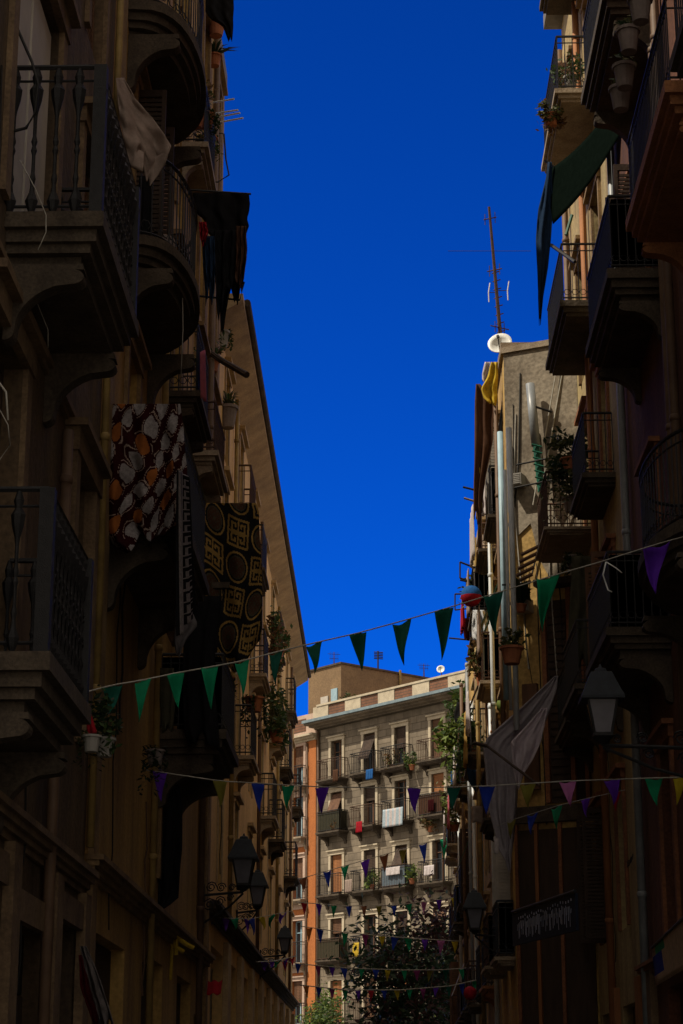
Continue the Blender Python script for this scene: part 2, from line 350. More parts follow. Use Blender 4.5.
def along(path, n_per):
    "points along a path"
    res = []
    for (a, b), (c, d) in zip(path[:-1], path[1:]):
        L = math.hypot(c - a, d - b); n = max(1, int(round(L / n_per)))
        for i in range(n): res.append((a + (c - a) * i / n, b + (d - b) * i / n))
    res.append(path[-1]); return res
def balcony(bld, fr, s0, s1, t, prot, style='rect', th=.16, rail=1.02, m='slab', mr='iron', br=True, step=.12, ornate=0, corb_h=.55, solid=None, scroll=True):
    path = plan_path(s0, s1, prot, style); b = MB()
    def layer(g, a, c, first=.002):
        pts = []; c0 = (s0 + s1) / 2
        for s, d in path: pts.append((c0 + (s - c0) * (1 + g / ((s1 - s0) / 2)), max(first, d + (g if d > .01 else 0))))
        b.prism([fr.p(s, a, d) for s, d in pts], [fr.p(s, c, d) for s, d in pts])
    layer(.03, t - th * .42, t); layer(-.03, t - th * .75, t - th * .42); layer(-.08, t - th, t - th * .75)
    if th > .25: layer(-.16, t - th - .08, t - th)
    sl_ = b.build('balcony', M[m], bld)
    r = MB(); ins = .04; c0 = (s0 + s1) / 2
    rp = [(c0 + (s - c0) * (1 - ins / ((s1 - s0) / 2)), max(.02, d - ins)) for s, d in path]
    P = along(rp, step)
    def bar(path_, h, rr):
        for (a, d), (c, e) in zip(path_[:-1], path_[1:]): r.tube([fr.p(a, h, d), fr.p(c, h, e)], rr, 5)
    for h, rr in ((t + rail, .022), (t + .07, .014), (t + rail - .12, .011)): bar(rp, h, rr)
    if ornate:
        prof = [(.012, 0), (.03, .04), (.045, .09), (.02, .15), (.014, .2), (.022, .24), (.013, .28), (.013, .40), (.022, .43), (.013, .46), (.022, .49), (.013, .53), (.014, .66), (.02, .7), (.042, .78), (.05, .84), (.025, .88), (.035, .93), (.012, 1.0)]
        for s, d in P: r.lathe(fr.p(s, t, d), [(a * 1.15 * ornate, h * rail) for a, h in prof], 7)
        for (a, d), (c, e) in zip(P[:-1], P[1:]):        # scroll rings between the balusters
            for hh in (.2, .34, .5, .66, .8):
                x, y = (a + c) / 2, (d + e) / 2; ux, uy = (c - a), (e - d); L = math.hypot(ux, uy) or 1; ux /= L; uy /= L; rad = L * .40
                ring = [fr.p(x + ux * rad * math.cos(q), t + hh * rail + rad * 1.2 * math.sin(q), y + uy * rad * math.cos(q)) for q in [k * math.pi / 5 for k in range(11)]]
                if abs(d - e) < .02: r.tube(ring, .011, 4)
        for s, d in ((rp[1] if style == 'rect' else rp[9]), (rp[2] if style == 'rect' else rp[9])): r.box(fr, s - .05, s + .05, t, t + rail, d - .05, d + .05)
    else:
        for s, d in P: r.box(fr, s - .007, s + .007, t + .02, t + rail, d - .007, d + .007)
        if scroll:
            for (a, d), (c, e) in zip(P[:-1], P[1:]):
                x, y = (a + c) / 2, (d + e) / 2; ux, uy = (c - a), (e - d); L = math.hypot(ux, uy) or 1; ux /= L; uy /= L; rad = L * .42
                ring = [fr.p(x + ux * rad * math.cos(q), t + .17 + rad * math.sin(q), y + uy * rad * math.cos(q)) for q in [k * math.pi / 3 for k in range(7)]]
                r.tube(ring, .007, 3)
    r.build('railing', M[mr], sl_)
    if solid:                                            # sheet tied to the inside of the railing
        q = MB(); ii = .07
        sp = [(c0 + (s - c0) * (1 - ii / ((s1 - s0) / 2)), max(.03, d - ii)) for s, d in path]
        for (a, d), (c, e) in zip(sp[:-1], sp[1:]):
            q.prism([fr.p(a, t + .06, d), fr.p(c, t + .06, e), fr.p(c, t + rail - .03, e), fr.p(a, t + rail - .03, d)], [fr.p(a, t + .06, d - .01), fr.p(c, t + .06, e - .01), fr.p(c, t + rail - .03, e - .01), fr.p(a, t + rail - .03, d - .01)])
        q.build('screen', M[solid], sl_)
    if br:
        for s in ((s0 + .18, s1 - .18) if s1 - s0 > .9 else (s0 + .14, s1 - .14)):
            k = MB(); pts = corbel_pts(prot * .85, corb_h); tb = t - th - (.082 if th > .25 else .002)
            k.prism([fr.p(s - .08, tb + y, .003 + x) for x, y in pts], [fr.p(s + .08, tb + y, .003 + x) for x, y in pts])
            k.build('bracket', M[m], sl_)
    return sl_
def drainpipe(bld, fr, s, t0, t1, m, d=.08, r=.05):
    b = MB(); b.tube([fr.p(s, t0, d), fr.p(s, t1, d)], r, 10)
    tt = t0 + 1.5
    while tt < t1: b.lathe(fr.p(s, tt, d), [(r, 0), (r + .012, .01), (r + .012, .07), (r, .08)], 10); tt += 2.6
    return b.build('drainpipe', M[m], bld, smooth=True)
def cornice(bld, fr, s0, s1, t, h, prot, m, name='cornice', steps=4):
    b = MB()
    for i in range(steps):
        b.box(fr, s0 - prot * i / steps * .4, s1 + prot * i / steps * .4, t + h * i / steps, t + h * (i + 1) / steps + .0, .003, prot * (i + 1) / steps)
    return b.build(name, M[m], bld)

LW, RW, PW = -2.85, 3.7, 2.4
LF = Fr((LW, 0), (0, 1), (1, 0))          # left side of the street: s = y, d towards the street
RF = Fr((RW, 0), (0, 1), (-1, 0))         # right side
PF = Fr((PW, 0), (0, 1), (-1, 0))         # far right side, standing further into the street
def W4(c, wd, t0, t1): return (c - wd / 2, c + wd / 2, t0, t1)

# ---- near left building: brown stucco
B1 = thing('stucco_apartment_building', (LW, 12, 0), 'brown stucco apartment building with ornate cast iron balconies beside the pale door', 'building')
op = [(13.85, 15.9, 8.26, 10.9), W4(14.3, 1.3, 4.62, 7.3), W4(17.9, 1.05, 4.9, 7.35), W4(17.9, 1.05, 8.6, 10.7), W4(11.0, 1.2, 8.14, 10.9), W4(11.0, 1.2, 4.6, 7.3), W4(15.15, 1.25, 11.8, 14), W4(17.9, 1.05, 11.8, 14),
      (10.2, 12.2, .1, 3.1), (13.0, 14.9, .1, 3.2), (15.7, 17.1, .1, 3.0), (17.7, 19.0, .1, 3.2)]
facade('wall', LF, 6, 19.3, 0, 22, op, M['brown'], B1, 9)
window(B1, LF, *op[0], 'pane', 'white_wood', name='balcony_door', surround='brown_trim', sw=.2)
window(B1, LF, *op[1], 'pane', 'wood_dark', name='balcony_door', surround='brown_trim', sw=.2)
window(B1, LF, *op[2], 'closed', 'wood', 'wood_dark', 'brown_trim', .22, proud=.12)
window(B1, LF, *op[3], 'closed', 'wood', 'wood', 'brown_trim', .16)
for k in (4, 5): window(B1, LF, *op[k], 'pane', 'wood', 'wood', 'brown_trim')
for k in (6, 7): window(B1, LF, *op[k], 'closed', 'wood', 'wood', 'brown_trim')
# grey door leaves standing behind the upper balcony
strip('door_panel', LF, 13.95, 14.82, 8.32, 10.8, -.10, -.05, M['white_panel'], B1, .01); strip('door_panel', LF, 14.90, 15.80, 8.32, 10.8, -.10, -.05, M['white_panel'], B1, .01)
strip('door_panel', LF, 13.8, 14.28, 4.7, 7.2, -.15, -.10, M['grey_panel'], B1)
balcony(B1, LF, 13.95, 16.2, 8.20, .73, 'rect', .3, 1.27, 'slab', 'iron', True, .17, 1.0, .62)
balcony(B1, LF, 12.85, 14.75, 4.5, .65, 'rect', .3, 1.14, 'slab', 'iron', True, .17, .9, .6)
cornice(B1, LF, 6.05, 19.2, 3.55, .22, .16, 'brown_trim'); cornice(B1, LF, 6.05, 19.2, 7.62, .12, .08, 'brown_trim', 'moulding', 2)
for k, s in enumerate((12.5, 15.3, 17.4, 19.1)): strip('pilaster', LF, s - .17, s + .17, .12, 3.55, .003, .09, M['brown_trim'], B1)
for o in op[8:]:
    strip('door', LF, o[0] + .01, o[1] - .01, .12, 2.5, -.2, -.15, M['wood_dark'], B1); strip('lintel', LF, o[0] - .12, o[1] + .12, o[3] + .003, o[3] + .24, .003, .07, M['brown_trim'], B1)
    strip('grille', LF, o[0] + .01, o[1] - .01, 2.52, o[3] - .01, -.21, -.16, M['iron'], B1)
drainpipe(B1, LF, 19.1, 4.0, 20, 'pipe_yellow', .08, .04)
drainpipe(B1, LF, 16.75, .2, 7.4, 'pipe_brown', .09, .05)
strip('roof', LF, 5.9, 19.28, 22.003, 22.25, -9, .3, M['roofgrey'], B1)

# ---- second left building: ochre plaster, rounded balconies
B2 = thing('ochre_apartment_building', (LW, 26, 0), 'ochre plastered apartment building with rounded balconies, black laundry and rugs hung on it', 'building')
axes2 = (21.6, 26.2, 29.6, 31.9); st2 = (4.4, 7.7, 10.95, 13.85, 16.95)
op = [W4(a, 1.0, t + .02, t + 2.25) for a in axes2 for t in st2 if (a, t) not in ((21.6, 4.4), (29.6, 4.4))] + [(20.2, 22.6, .1, 3.3), (24.3, 26.6, .1, 3.4), (28.5, 30.6, .1, 3.4), (31.2, 32.5, .1, 3.0)]
facade('wall', LF, 19.32, 33.0, 0, 19.7, op, M['ochre'], B2, 9)
for i, a in enumerate(axes2):
    for j, t in enumerate(st2):
        if (a, t) in ((21.6, 4.4), (29.6, 4.4)): continue
        window(B2, LF, *W4(a, 1.0, t + .02, t + 2.25), ('closed', 'roller', 'open' if i < 2 else 'closed', 'pane', 'roller')[(i + j) % 5], 'wood', ('wood', 'wood_orange', 'wood_dark', 'wood')[(i * 2 + j) % 4], 'ochre_trim', .13, 'balcony_door')
balcony(B2, LF, 20.35, 23.35, 10.95, .70, 'round', .28, 1.05, 'slab', 'iron', True, .12, 0, .7)
balcony(B2, LF, 20.25, 23.4, 13.85, .72, 'round', .30, 1.05, 'slab', 'iron', True, .12, 0, .7)
balcony(B2, LF, 20.35, 23.35, 17.0, .70, 'round', .28, 1.05, 'slab', 'iron', True, .14, 0, .7)
balcony(B2, LF, 19.95, 23.2, 7.65, .78, 'rect', .28, 1.03, 'slab', 'iron', True, .12, 0, .7)
balcony(B2, LF, 26.4, 28.2, 15.2, .36, 'rect', .2, .95, 'slab_light', 'iron', True, .12, 0, .4)
balcony(B2, LF, 25.4, 27.2, 10.95, .42, 'rect', .2, 1.0, 'slab', 'iron', True, .12, 0, .4)
balcony(B2, LF, 25.4, 27.6, 6.3, .85, 'rect', .3, 1.0, 'slab', 'iron', True, .12, 0, .6, solid='c_black')
balcony(B2, LF, 28.7, 30.6, 11.2, .40, 'rect', .2, .8, 'slab_light', 'iron_rust', True, .12, 0, .4)
balcony(B2, LF, 28.6, 30.7, 9.1, .62, 'rect', .22, 1.05, 'slab', 'iron', True, .12, 0, .5)
drainpipe(B2, LF, 24.35, .4, 19.5, 'pipe_yellow', .09, .045); drainpipe(B2, LF, 30.9, .4, 19.5, 'pipe_brown', .1, .05)
strip('pilaster', LF, 19.5, 19.85, .1, 19.5, .003, .06, M['ochre_trim'], B2); strip('pilaster', LF, 32.6, 32.96, .1, 19.5, .003, .06, M['ochre_trim'], B2)
cornice(B2, LF, 19.4, 32.9, 3.75, .22, .18, 'ochre_trim')
for o in op[-4:]: strip('door', LF, o[0] + .01, o[1] - .01, .12, o[3] - .02, -.2, -.15, M['wood_dark'], B2)
strip('roof', LF, 19.3, 33.0, 19.703, 19.95, -9, .1, M['roofgrey'], B2)

strip('shade_block', LF, 19.6, 31.4, 19.953, 23.2, -8, -.4, M['ochre'], B2)  # unseen block, added to cast shade on the pale yellow building opposite
# ---- third left building: cream, wide projecting eave
B3 = thing('cream_apartment_building', (LW, 49, 0), 'long cream plastered building with a wide projecting eave and shallow iron balconies', 'building')
axes3 = (35.4, 39.3, 43.6, 47.6, 51.8, 56.0, 60.2, 63.6); st3 = (5.35, 8.2, 10.75, 13.15)
op = [W4(a, .95, t + .02, t + (2.0 if t < 13 else 1.75)) for a in axes3 for t in st3]
bays = [(34.1 + 3.55 * k, 34.1 + 3.55 * k + 2.5, .1, 4.25) for k in range(9)]; bays = [b_ for b_ in bays if b_[1] < 65.6]
facade('wall', LF, 33.02, 65.8, 0, 15.2, op + bays, M['cream'], B3, 9)
for i, a in enumerate(axes3):
    for j, t in enumerate(st3):
        window(B3, LF, *W4(a, .95, t + .02, t + (2.0 if t < 13 else 1.75)), ('roller', 'pane', 'closed', 'roller', 'closed')[(i * 3 + j) % 5], 'wood', ('wood', 'green_shutter', 'wood_dark')[(i + j) % 3], 'cream_trim', .10, 'balcony_door', proud=.03)
        if (i, j) not in ((1, 1), (1, 3), (2, 2), (2, 3), (3, 1), (4, 1), (4, 2), (4, 3), (5, 2), (6, 1), (6, 3), (7, 2)): continue
        balcony(B3, LF, a - .85, a + .85, t, (.34, .38, .36, .30)[j], 'rect', .18, 1.0, ('slab_light', 'slab')[(i + j) % 2], ('iron', 'iron_rust', 'iron')[(i + 2 * j) % 3], True, .11, 0, .3)
for k, o in enumerate(bays):
    b = MB(); n = 22
    for q in range(n): b.box(LF, o[0] + .02, o[1] - .02, .12 + q * 3.9 / n, .12 + (q + .92) * 3.9 / n, -.21, -.17)
    b.build('roller_shutter', M['grey_shutter'], B3)
    strip('pilaster', LF, o[1] + .14, o[1] + .9, .1, 4.5, .003, .10, M['cream_trim'], B3)
cornice(B3, LF, 33.05, 65.75, 4.62, .26, .22, 'slab')
b = MB()
b.prism([Vector((LW - 9, 33.05, 15.9)), Vector((-2.40, 33.05, 15.62)), Vector((-2.40, 33.05, 15.50)), Vector((-2.52, 33.05, 15.42)), Vector((LW - .0, 33.05, 15.21)), Vector((LW - 9, 33.05, 15.21))],
        [Vector((LW - 9, 66.1, 15.9)), Vector((-2.40, 66.1, 15.62)), Vector((-2.40, 66.1, 15.50)), Vector((-2.52, 66.1, 15.42)), Vector((LW - .0, 66.1, 15.21)), Vector((LW - 9, 66.1, 15.21))])
rf = b.build('eave', M['cream_trim'], B3)
b = MB(); b.tube([(-2.36, 33.5, 15.63), (-2.36, 66.1, 15.63)], .07, 8); b.build('gutter', M['slab'], rf)
for s, mm in ((37.2, 'pipe_yellow'), (45.8, 'pipe_brown'), (54.2, 'pipe_yellow'), (62.2, 'pipe_brown')): drainpipe(B3, LF, s, 4.9, 15.1, mm, .07, .045)

# ---- near right building: dark red-brown
B4 = thing('redbrown_apartment_building', (RW, 18, 0), 'dark red brown apartment building with deep balconies and pots hung on its rails', 'building')
axes4 = (13.2, 17.0, 20.2, 25.6); st4 = (3.7, 7.45, 11.75, 15.6)
op = [W4(a, 1.1, t + .02, t + 2.4) for a in axes4 for t in st4] + [(12.0, 14.4, .1, 3.0), (17.2, 18.9, .1, 3.0), (20.5, 22.6, .1, 3.1), (24.3, 26.4, .1, 3.1)]
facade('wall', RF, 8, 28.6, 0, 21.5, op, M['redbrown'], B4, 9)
for i, a in enumerate(axes4):
    for j, t in enumerate(st4):
        window(B4, RF, *W4(a, 1.1, t + .02, t + 2.4), ('pane' if j == 0 else ('closed', 'pane', 'roller', 'open')[(i + 2 * j) % 4]), 'wood', ('wood_dark', 'wood')[j % 2], 'redtrim', .15, 'balcony_door')
balcony(B4, RF, 18.45, 21.8, 11.75, .70, 'rect', .32, 1.0, 'slab_orange', 'iron', True, .11, 0, .5)
balcony(B4, RF, 23.8, 26.6, 12.0, .70, 'rect', .32, 1.05, 'slab', 'iron', True, .11, 0, .5, solid='c_black')
balcony(B4, RF, 23.1, 25.95, 15.65, .70, 'rect', .3, 1.05, 'slab', 'iron', True, .11, 0, .7, solid='c_black')
balcony(B4, RF, 19.5, 22.6, 7.42, .80, 'round', .3, 1.0, 'slab', 'iron', True, .11, 0, .7)
balcony(B4, RF, 24.6, 27.2, 7.44, .80, 'rect', .26, 1.0, 'slab', 'iron', True, .11, 0, .6, solid='c_black')
balcony(B4, RF, 16.0, 18.0, 11.75, .7, 'rect', .3, 1.0, 'slab', 'iron', True, .12, 0, .7)
balcony(B4, RF, 15.6, 17.9, 7.42, .72, 'rect', .3, 1.0, 'slab', 'iron', True, .12, 0, .7)
for s, mm in ((22.9, 'pipe_brown'), (23.25, 'pipe_brown'), (27.9, 'pipe_grey')): drainpipe(B4, RF, s, .3, 20.5, mm, .09, .06)
for s in (11.2, 16.0, 19.6, 23.3, 27.6): strip('pilaster', RF, s - .2, s + .2, .1, 3.5, .003, .10, M['brown_trim'], B4)
cornice(B4, RF, 8.1, 28.5, 3.3, .2, .16, 'redtrim')
for o in op[-4:]: strip('door', RF, o[0] + .01, o[1] - .01, .12, o[3] - .02, -.2, -.15, M['wood_dark'], B4)
strip('roof', RF, 7.9, 28.58, 21.503, 21.8, -9, .35, M['roofgrey'], B4)

# ---- second right building: pale yellow
B5 = thing('pale_yellow_apartment_building', (RW, 32, 0), 'tall pale yellow apartment building with plain balconies, next to the grey cement end wall', 'building')
axes5 = (30.6, 33.4); st5 = (4.2, 7.8, 11.1, 14.15, 17.95)
op = [W4(a, 1.0, t + .02, t + 2.2) for a in axes5 for t in st5] + [(29.6, 31.4, .1, 3.1), (32.4, 34.4, .1, 3.1)]
facade('wall', RF, 28.62, 35.3, 0, 22.2, [o for o in op], M['paleyellow'], B5, 9)
for i, a in enumerate(axes5):
    for j, t in enumerate(st5):
        window(B5, RF, *W4(a, 1.0, t + .02, t + 2.2), ('roller', 'open', 'closed', 'pane')[(i + j) % 4], 'wood', ('wood_dark', 'wood', 'white_wood')[j % 3], 'redtrim' if j < 3 else 'ochre_trim', .13, 'balcony_door')
balcony(B5, RF, 29.75, 32.6, 17.85, .70, 'rect', .2, 1.0, 'slab_light', 'iron', False, .12, 0, .4)
balcony(B5, RF, 30.1, 33.0, 14.2, .70, 'rect', .24, 1.02, 'slab', 'iron', False, .12, 0, .5)
balcony(B5, RF, 32.6, 34.6, 11.1, .85, 'rect', .12, 1.0, 'slab_light', 'iron_rust', False, .12, 0, .5)
balcony(B5, RF, 29.6, 31.6, 11.1, .5, 'rect', .2, 1.0, 'slab', 'iron', False, .12, 0, .4)
balcony(B5, RF, 29.8, 32.0, 7.8, .7, 'rect', .2, 1.0, 'slab', 'iron', True, .12, 0, .5)
balcony(B5, RF, 32.5, 34.6, 7.8, .6, 'rect', .2, 1.0, 'slab', 'iron', True, .12, 0, .4)
balcony(B5, RF, 30.0, 32.4, 21.0, .66, 'rect', .24, 1.0, 'slab', 'iron', False, .12, 0, .4)
for s, mm in ((31.9, 'wood_orange'), (34.9, 'pipe_brown')): drainpipe(B5, RF, s, .3, 21.5, mm, .1, .06)
for s in (28.9, 31.9, 35.0): strip('pilaster', RF, s - .2, s + .2, .1, 3.4, .003, .10, M['wood_orange'], B5)
for o in op[-2:]: strip('door', RF, o[0] + .01, o[1] - .01, .12, o[3] - .02, -.2, -.15, M['wood'], B5)
strip('roof', RF, 28.6, 35.3, 22.203, 22.5, -9, .35, M['roofgrey'], B5)

# ---- narrow far right buildings, standing further out into the street
def narrow(name, label, s0, s1, top, wallm, axes, storeys, trim, end, slabs, seed):
    rr = random.Random(seed)
    B = thing(name, (PW, (s0 + s1) / 2, 0), label, 'building')
    op = [W4(a, .85, t + .02, t + 2.0) for a in axes for t in storeys] + [(s0 + .5, s1 - .6, .1, 3.0)]
    facade('wall', PF, s0, s1, 0, top, op, wallm, B, 9)
    for i, a in enumerate(axes):
        for j, t in enumerate(storeys):
            window(B, PF, *W4(a, .85, t + .02, t + 2.0), rr.choice(['roller', 'open', 'closed', 'swing', 'pane']), 'wood', rr.choice(['wood', 'green_shutter', 'wood_orange', 'wood_dark', 'white_wood']), trim, .10, 'balcony_door', proud=.04)
            if rr.random() < .25: continue
            balcony(B, PF, a - .8, a + .8, t, rr.uniform(.30, .42), 'rect', .15, .98, rr.choice(slabs), rr.choice(['iron', 'iron_rust', 'iron_blue']), rr.random() < .5, .12, 0, .3, solid=rr.choice([None, None, None, 'c_olivegrey', 'c_grey']))
    strip('door', PF, s0 + .55, s1 - .65, .12, 2.98, -.2, -.15, M['wood_dark'], B)
    strip('roof', PF, s0, s1, top + .003, top + .2, -9, .06, M['slab_light'], B)
    return B
B6 = narrow('cement_apartment_building', 'narrow building with a bare grey cement end wall, dish and antenna mast on top', 35.34, 40.6, 15.35, M['yellowwall'], (37.0, 39.4), (4.2, 7.0, 9.7, 12.4), 'ochre_trim', None, ['slab', 'slab_light'], 3)
# cement render on the blind end wall above the lower storeys
b = MB()
b.prism([Vector((PW, 35.335, 0)), Vector((RW + .02, 34.72, 0)), Vector((RW + .02, 35.335, 0))], [Vector((PW, 35.335, 15.3)), Vector((RW + .02, 34.72, 15.3)), Vector((RW + .02, 35.335, 15.3))]); b.build('end_wall', M['yellowwall'], B6)
E6 = Fr((PW, 35.33), (RW + .02 - PW, -.615), (-.615, -(RW + .02 - PW)))
prof = [(0, 12.2), (.2, 11.7), (.45, 11.9), (.6, 11.2), (.85, 10.7), (1.1, 11.0), (1.44, 10.2), (1.44, 15.3), (0, 15.3)]; b = MB()
b.prism([E6.p(x, z, .004) for x, z in prof], [E6.p(x, z, .028) for x, z in prof]); b.build('cement_patch', M['greyrender'], B6)
b = MB(); b.box(E6, -.03, 1.44, 15.303, 15.42, -.2, .07); b.build('coping', M['slab_light'], B6)
b = MB(); q = at(530, 384, y=34.85); q2 = at(536, 446, y=34.82); b.tube([q, q2], .085, 10); q3 = at(541, 492, y=34.8); B6p = b.build('vent_pipe', M['pipe_grey'], B6, smooth=True)
b = MB(); b.tube([q2 + Vector((0, -.02, 0)), q3 + Vector((0, -.02, 0))], .06, 8)
for k in range(7): b.tube([q2.lerp(q3, k / 7) + Vector((-.09, -.1, 0)), q2.lerp(q3, (k + .4) / 7) + Vector((.09, -.1, 0))], .018, 5)
b.build('green_pipe', M['pipe_green'], B6)
q = at(550, 372, y=35.2); b = MB()
for (u0, v0, u1, v1) in ((560, 350, 533, 505), (566, 352, 540, 500)): b.tube([at(u0, v0, y=34.78), at(u1, v1, y=34.95)], .014, 5)
b.build('wall_cable', M['cord'], B6)
for (u0, v0, v1, mm, rad) in ((500, 432, 700, 'pipe_blue', .055), (509, 428, 730, 'pipe_white', .05), (505, 470, 710, 'pipe_white', .03)):
    b = MB(); p0 = at(u0, v0, x=PW - .12); b.tube([p0, (p0.x, p0.y, at(u0, v1, y=p0.y).z)], rad, 8); b.build('drainpipe', M[mm], B6, smooth=True)
for x0, x1 in ((.03, .36), (.44, .80), (.88, 1.40)):
    strip('side_dark_panel', E6, x0, x1, .1, 6.3, .004, .05, M['wood_dark'], B6)  # dark panels put in to darken the foot of the end wall
for x0, mm in ((.0, 'redtrim'), (.37, 'wood_orange'), (.81, 'redtrim')): strip('side_pilaster', E6, x0, x0 + .06, .1, 6.4, .004, .09, M[mm], B6)
strip('side_lintel', E6, -.02, 1.42, 6.42, 6.7, .004, .12, M['slab'], B6)
for x0, x1 in ((.62, .70), (1.10, 1.18), (1.36, 1.43)): strip('side_post', E6, x0, x1, 6.75, 10.6, .004, .11, M['redtrim'], B6)
for x0, x1 in ((.705, 1.095), (1.185, 1.355)):
    b = MB(); b.box(E6, x0, x1, 6.75, 10.4, .004, .03)
    for k in range(26): b.box(E6, x0 + .03, x1 - .03, 6.85 + k * .135, 6.94 + k * .135, .032, .055)
    b.build('side_shutter', M['wood_dark'], B6)
b = MB(); b.box(E6, .58, 1.44, 10.62, 10.74, .004, .34); b.build('side_hood', M['slab'], B6)
for x0, z0, w_, h_ in ((.10, 12.6, .28, .22), (.16, 10.2, .3, .24)):
    b = MB(); b.box(E6, x0, x0 + w_, z0, z0 + h_, .03, .28)
    for k in range(6): b.box(E6, x0 + .02, x0 + w_ - .02, z0 + .02 + k * h_ / 6.5, z0 + .04 + k * h_ / 6.5, .282, .29)
    b.build('cooling_box', M['pot_white'], B6)
rr = random.Random(8)
for k in range(9):
    x0 = rr.uniform(.05, 1.3); z0 = rr.uniform(11, 15); b = MB(); b.tube([E6.p(x0, z0, .04), E6.p(x0 + rr.uniform(-.1, .1), z0 - rr.uniform(1, 2), .05), E6.p(x0 + rr.uniform(-.3, .3), z0 - rr.uniform(2.5, 5), .04)], rr.uniform(.006, .016), 5); b.build('wall_cable', M[rr.choice(['cable', 'iron', 'cord'])], B6)
# side window with a small balcony on the end wall, ochre shutters
strip('side_shutter', E6, .22, .50, 7.0, 8.9, .004, .10, M['wood'], B6)
for (u0, v0, u1, v1) in ((516, 465, 560, 456), (514, 488, 562, 478), (502, 585, 530, 583)):
    b = MB(); b.tube([at(u0, v0, y=34.62), at(u1, v1, y=34.62)], .018, 5); b.build('side_rack', M['iron'], B6)
B7 = narrow('beige_apartment_building', 'narrow beige building crowded with clothes poles, behind the cement end wall', 40.64, 46.2, 14.5, M['beigewall'], (42.2, 44.7), (4.0, 6.7, 9.2, 11.8), 'cream_trim', None, ['slab', 'slab_light', 'slab_orange'], 7)
B8 = narrow('yellow_apartment_building', 'narrow worn yellow building lit by the sun, with plastic bags hung outside', 46.24, 54.4, 12.7, M['yellowwall'], (47.8, 50.6, 53.0), (3.9, 6.7, 9.4), 'cream_trim', None, ['slab', 'slab_light'], 5)
B9 = narrow('corner_apartment_building', 'lower worn building at the street corner with a big green plant on it', 54.44, 63.5, 11.6, M['beigewall'], (56.0, 59.0, 62.0), (3.9, 6.5, 9.0), 'cream_trim', None, ['slab', 'slab_light'], 9)
for s, mm, B in ((41.0, 'pipe_white', B7), (46.0, 'pipe_blue', B7), (49.2, 'pipe_white', B8), (55.0, 'pipe_brown', B9)): drainpipe(B, PF, s, .3, 11.4, mm, .08, .05)

# ---- far building across the end of the street
PL, PR = at(321, 783, y=100), at(453, 757, y=92.6)
sd = Vector((PR.x - PL.x, PR.y - PL.y)).normalized()
FF = Fr((PL.x, PL.y), (sd.x, sd.y), (sd.y, -sd.x) if (sd.y * -PL.x + -sd.x * -PL.y) > 0 else (-sd.y, sd.x))
B10 = thing('stone_apartment_building', FF.p(5, 0, 0), 'sunlit stone apartment building facing down the street, with a brick panelled parapet', 'building')
ax = [FF.hit(u, v)[0] for u, v in ((337, 775), (370, 770), (401, 765), (438, 757))]
gap = ax[3] - ax[2]; ax += [ax[3] + gap, ax[3] + 2 * gap, ax[3] + 3 * gap]
stF = (2.6, 5.6, 8.55, 11.65, 14.75, 17.35)
sL = FF.hit(318, 800)[0]; sR = ax[-1] + 2
op = [W4(a, .88, t + .02, t + 2.0) for a in ax for t in stF]
facade('wall', FF, sL, sR, 0, 20.3, op, M['stone'], B10, 10, .28)
rr = random.Random(4)
kinds = {(0, 5): 'pane', (1, 5): 'swing', (2, 5): 'roller', (3, 5): 'roller', (0, 4): 'swing', (1, 4): 'roller', (2, 4): 'pane', (3, 4): 'roller', (0, 3): 'roller', (1, 3): 'roller', (2, 3): 'swing', (3, 3): 'pane', (0, 2): 'roller', (1, 2): 'pane', (2, 2): 'roller', (3, 2): 'swing'}
for i, a in enumerate(ax):
    for j, t in enumerate(stF):
        window(B10, FF, *W4(a, .88, t + .02, t + 2.0), kinds.get((i, j), rr.choice(['roller', 'pane', 'closed'])), 'wood', rr.choice(['wood', 'wood', 'wood_dark', 'wood_orange']), 'stone_trim', .17, 'balcony_door', blind=rr.choice([.35, .5, .9]) if (i, j) != (3, 5) else .95, dep=.28, proud=.06)
        if j > 0: balcony(B10, FF, a - .88, a + .88, t, .62, 'rect', .2, 1.0, 'slab', ('iron', 'iron', 'iron_rust')[(i + j) % 3], True, .12, 0, .42,
                solid={(3, 4): 'c_brown', (0, 4): 'c_olivegrey', (2, 3): 'c_greyblue', (1, 5): None, (0, 2): 'c_olivegrey'}.get((i, j)), scroll=False)
cornice(B10, FF, sL, sR, 20.06, .26, .80, 'stone', steps=3)
b = MB(); b.box(FF, sL - .2, sR, 20.323, 20.46, -.1, .93); b.build('gutter', M['gutter'], B10)
par = MB(); brks = []; s = sL; k = 0
pw = (ax[1] - ax[0]) / 2
s = ax[0] - pw * 1.42
while s < sR - pw:
    par.box(FF, s, s + pw * .95, 20.47, 21.26, -.22, .1); brk = MB(); brks.append(brk); brk.box(FF, s + pw * .95 + .002, s + 2 * pw - .002, 20.47, 21.22, -.16, .06); s += 2 * pw
par.box(FF, sL, sR, 21.263, 21.36, -.26, .14)
pp = par.build('parapet', M['stone_trim'], B10); [q_.build('brick_panel', M['parapet_brick'], pp) for q_ in brks]
strip('roof', FF, sL, sR, 20.303, 20.42, -10, -.3, M['tile'], B10)
drainpipe(B10, FF, sL + .12, .3, 20, 'pipe_brown', .1, .07)
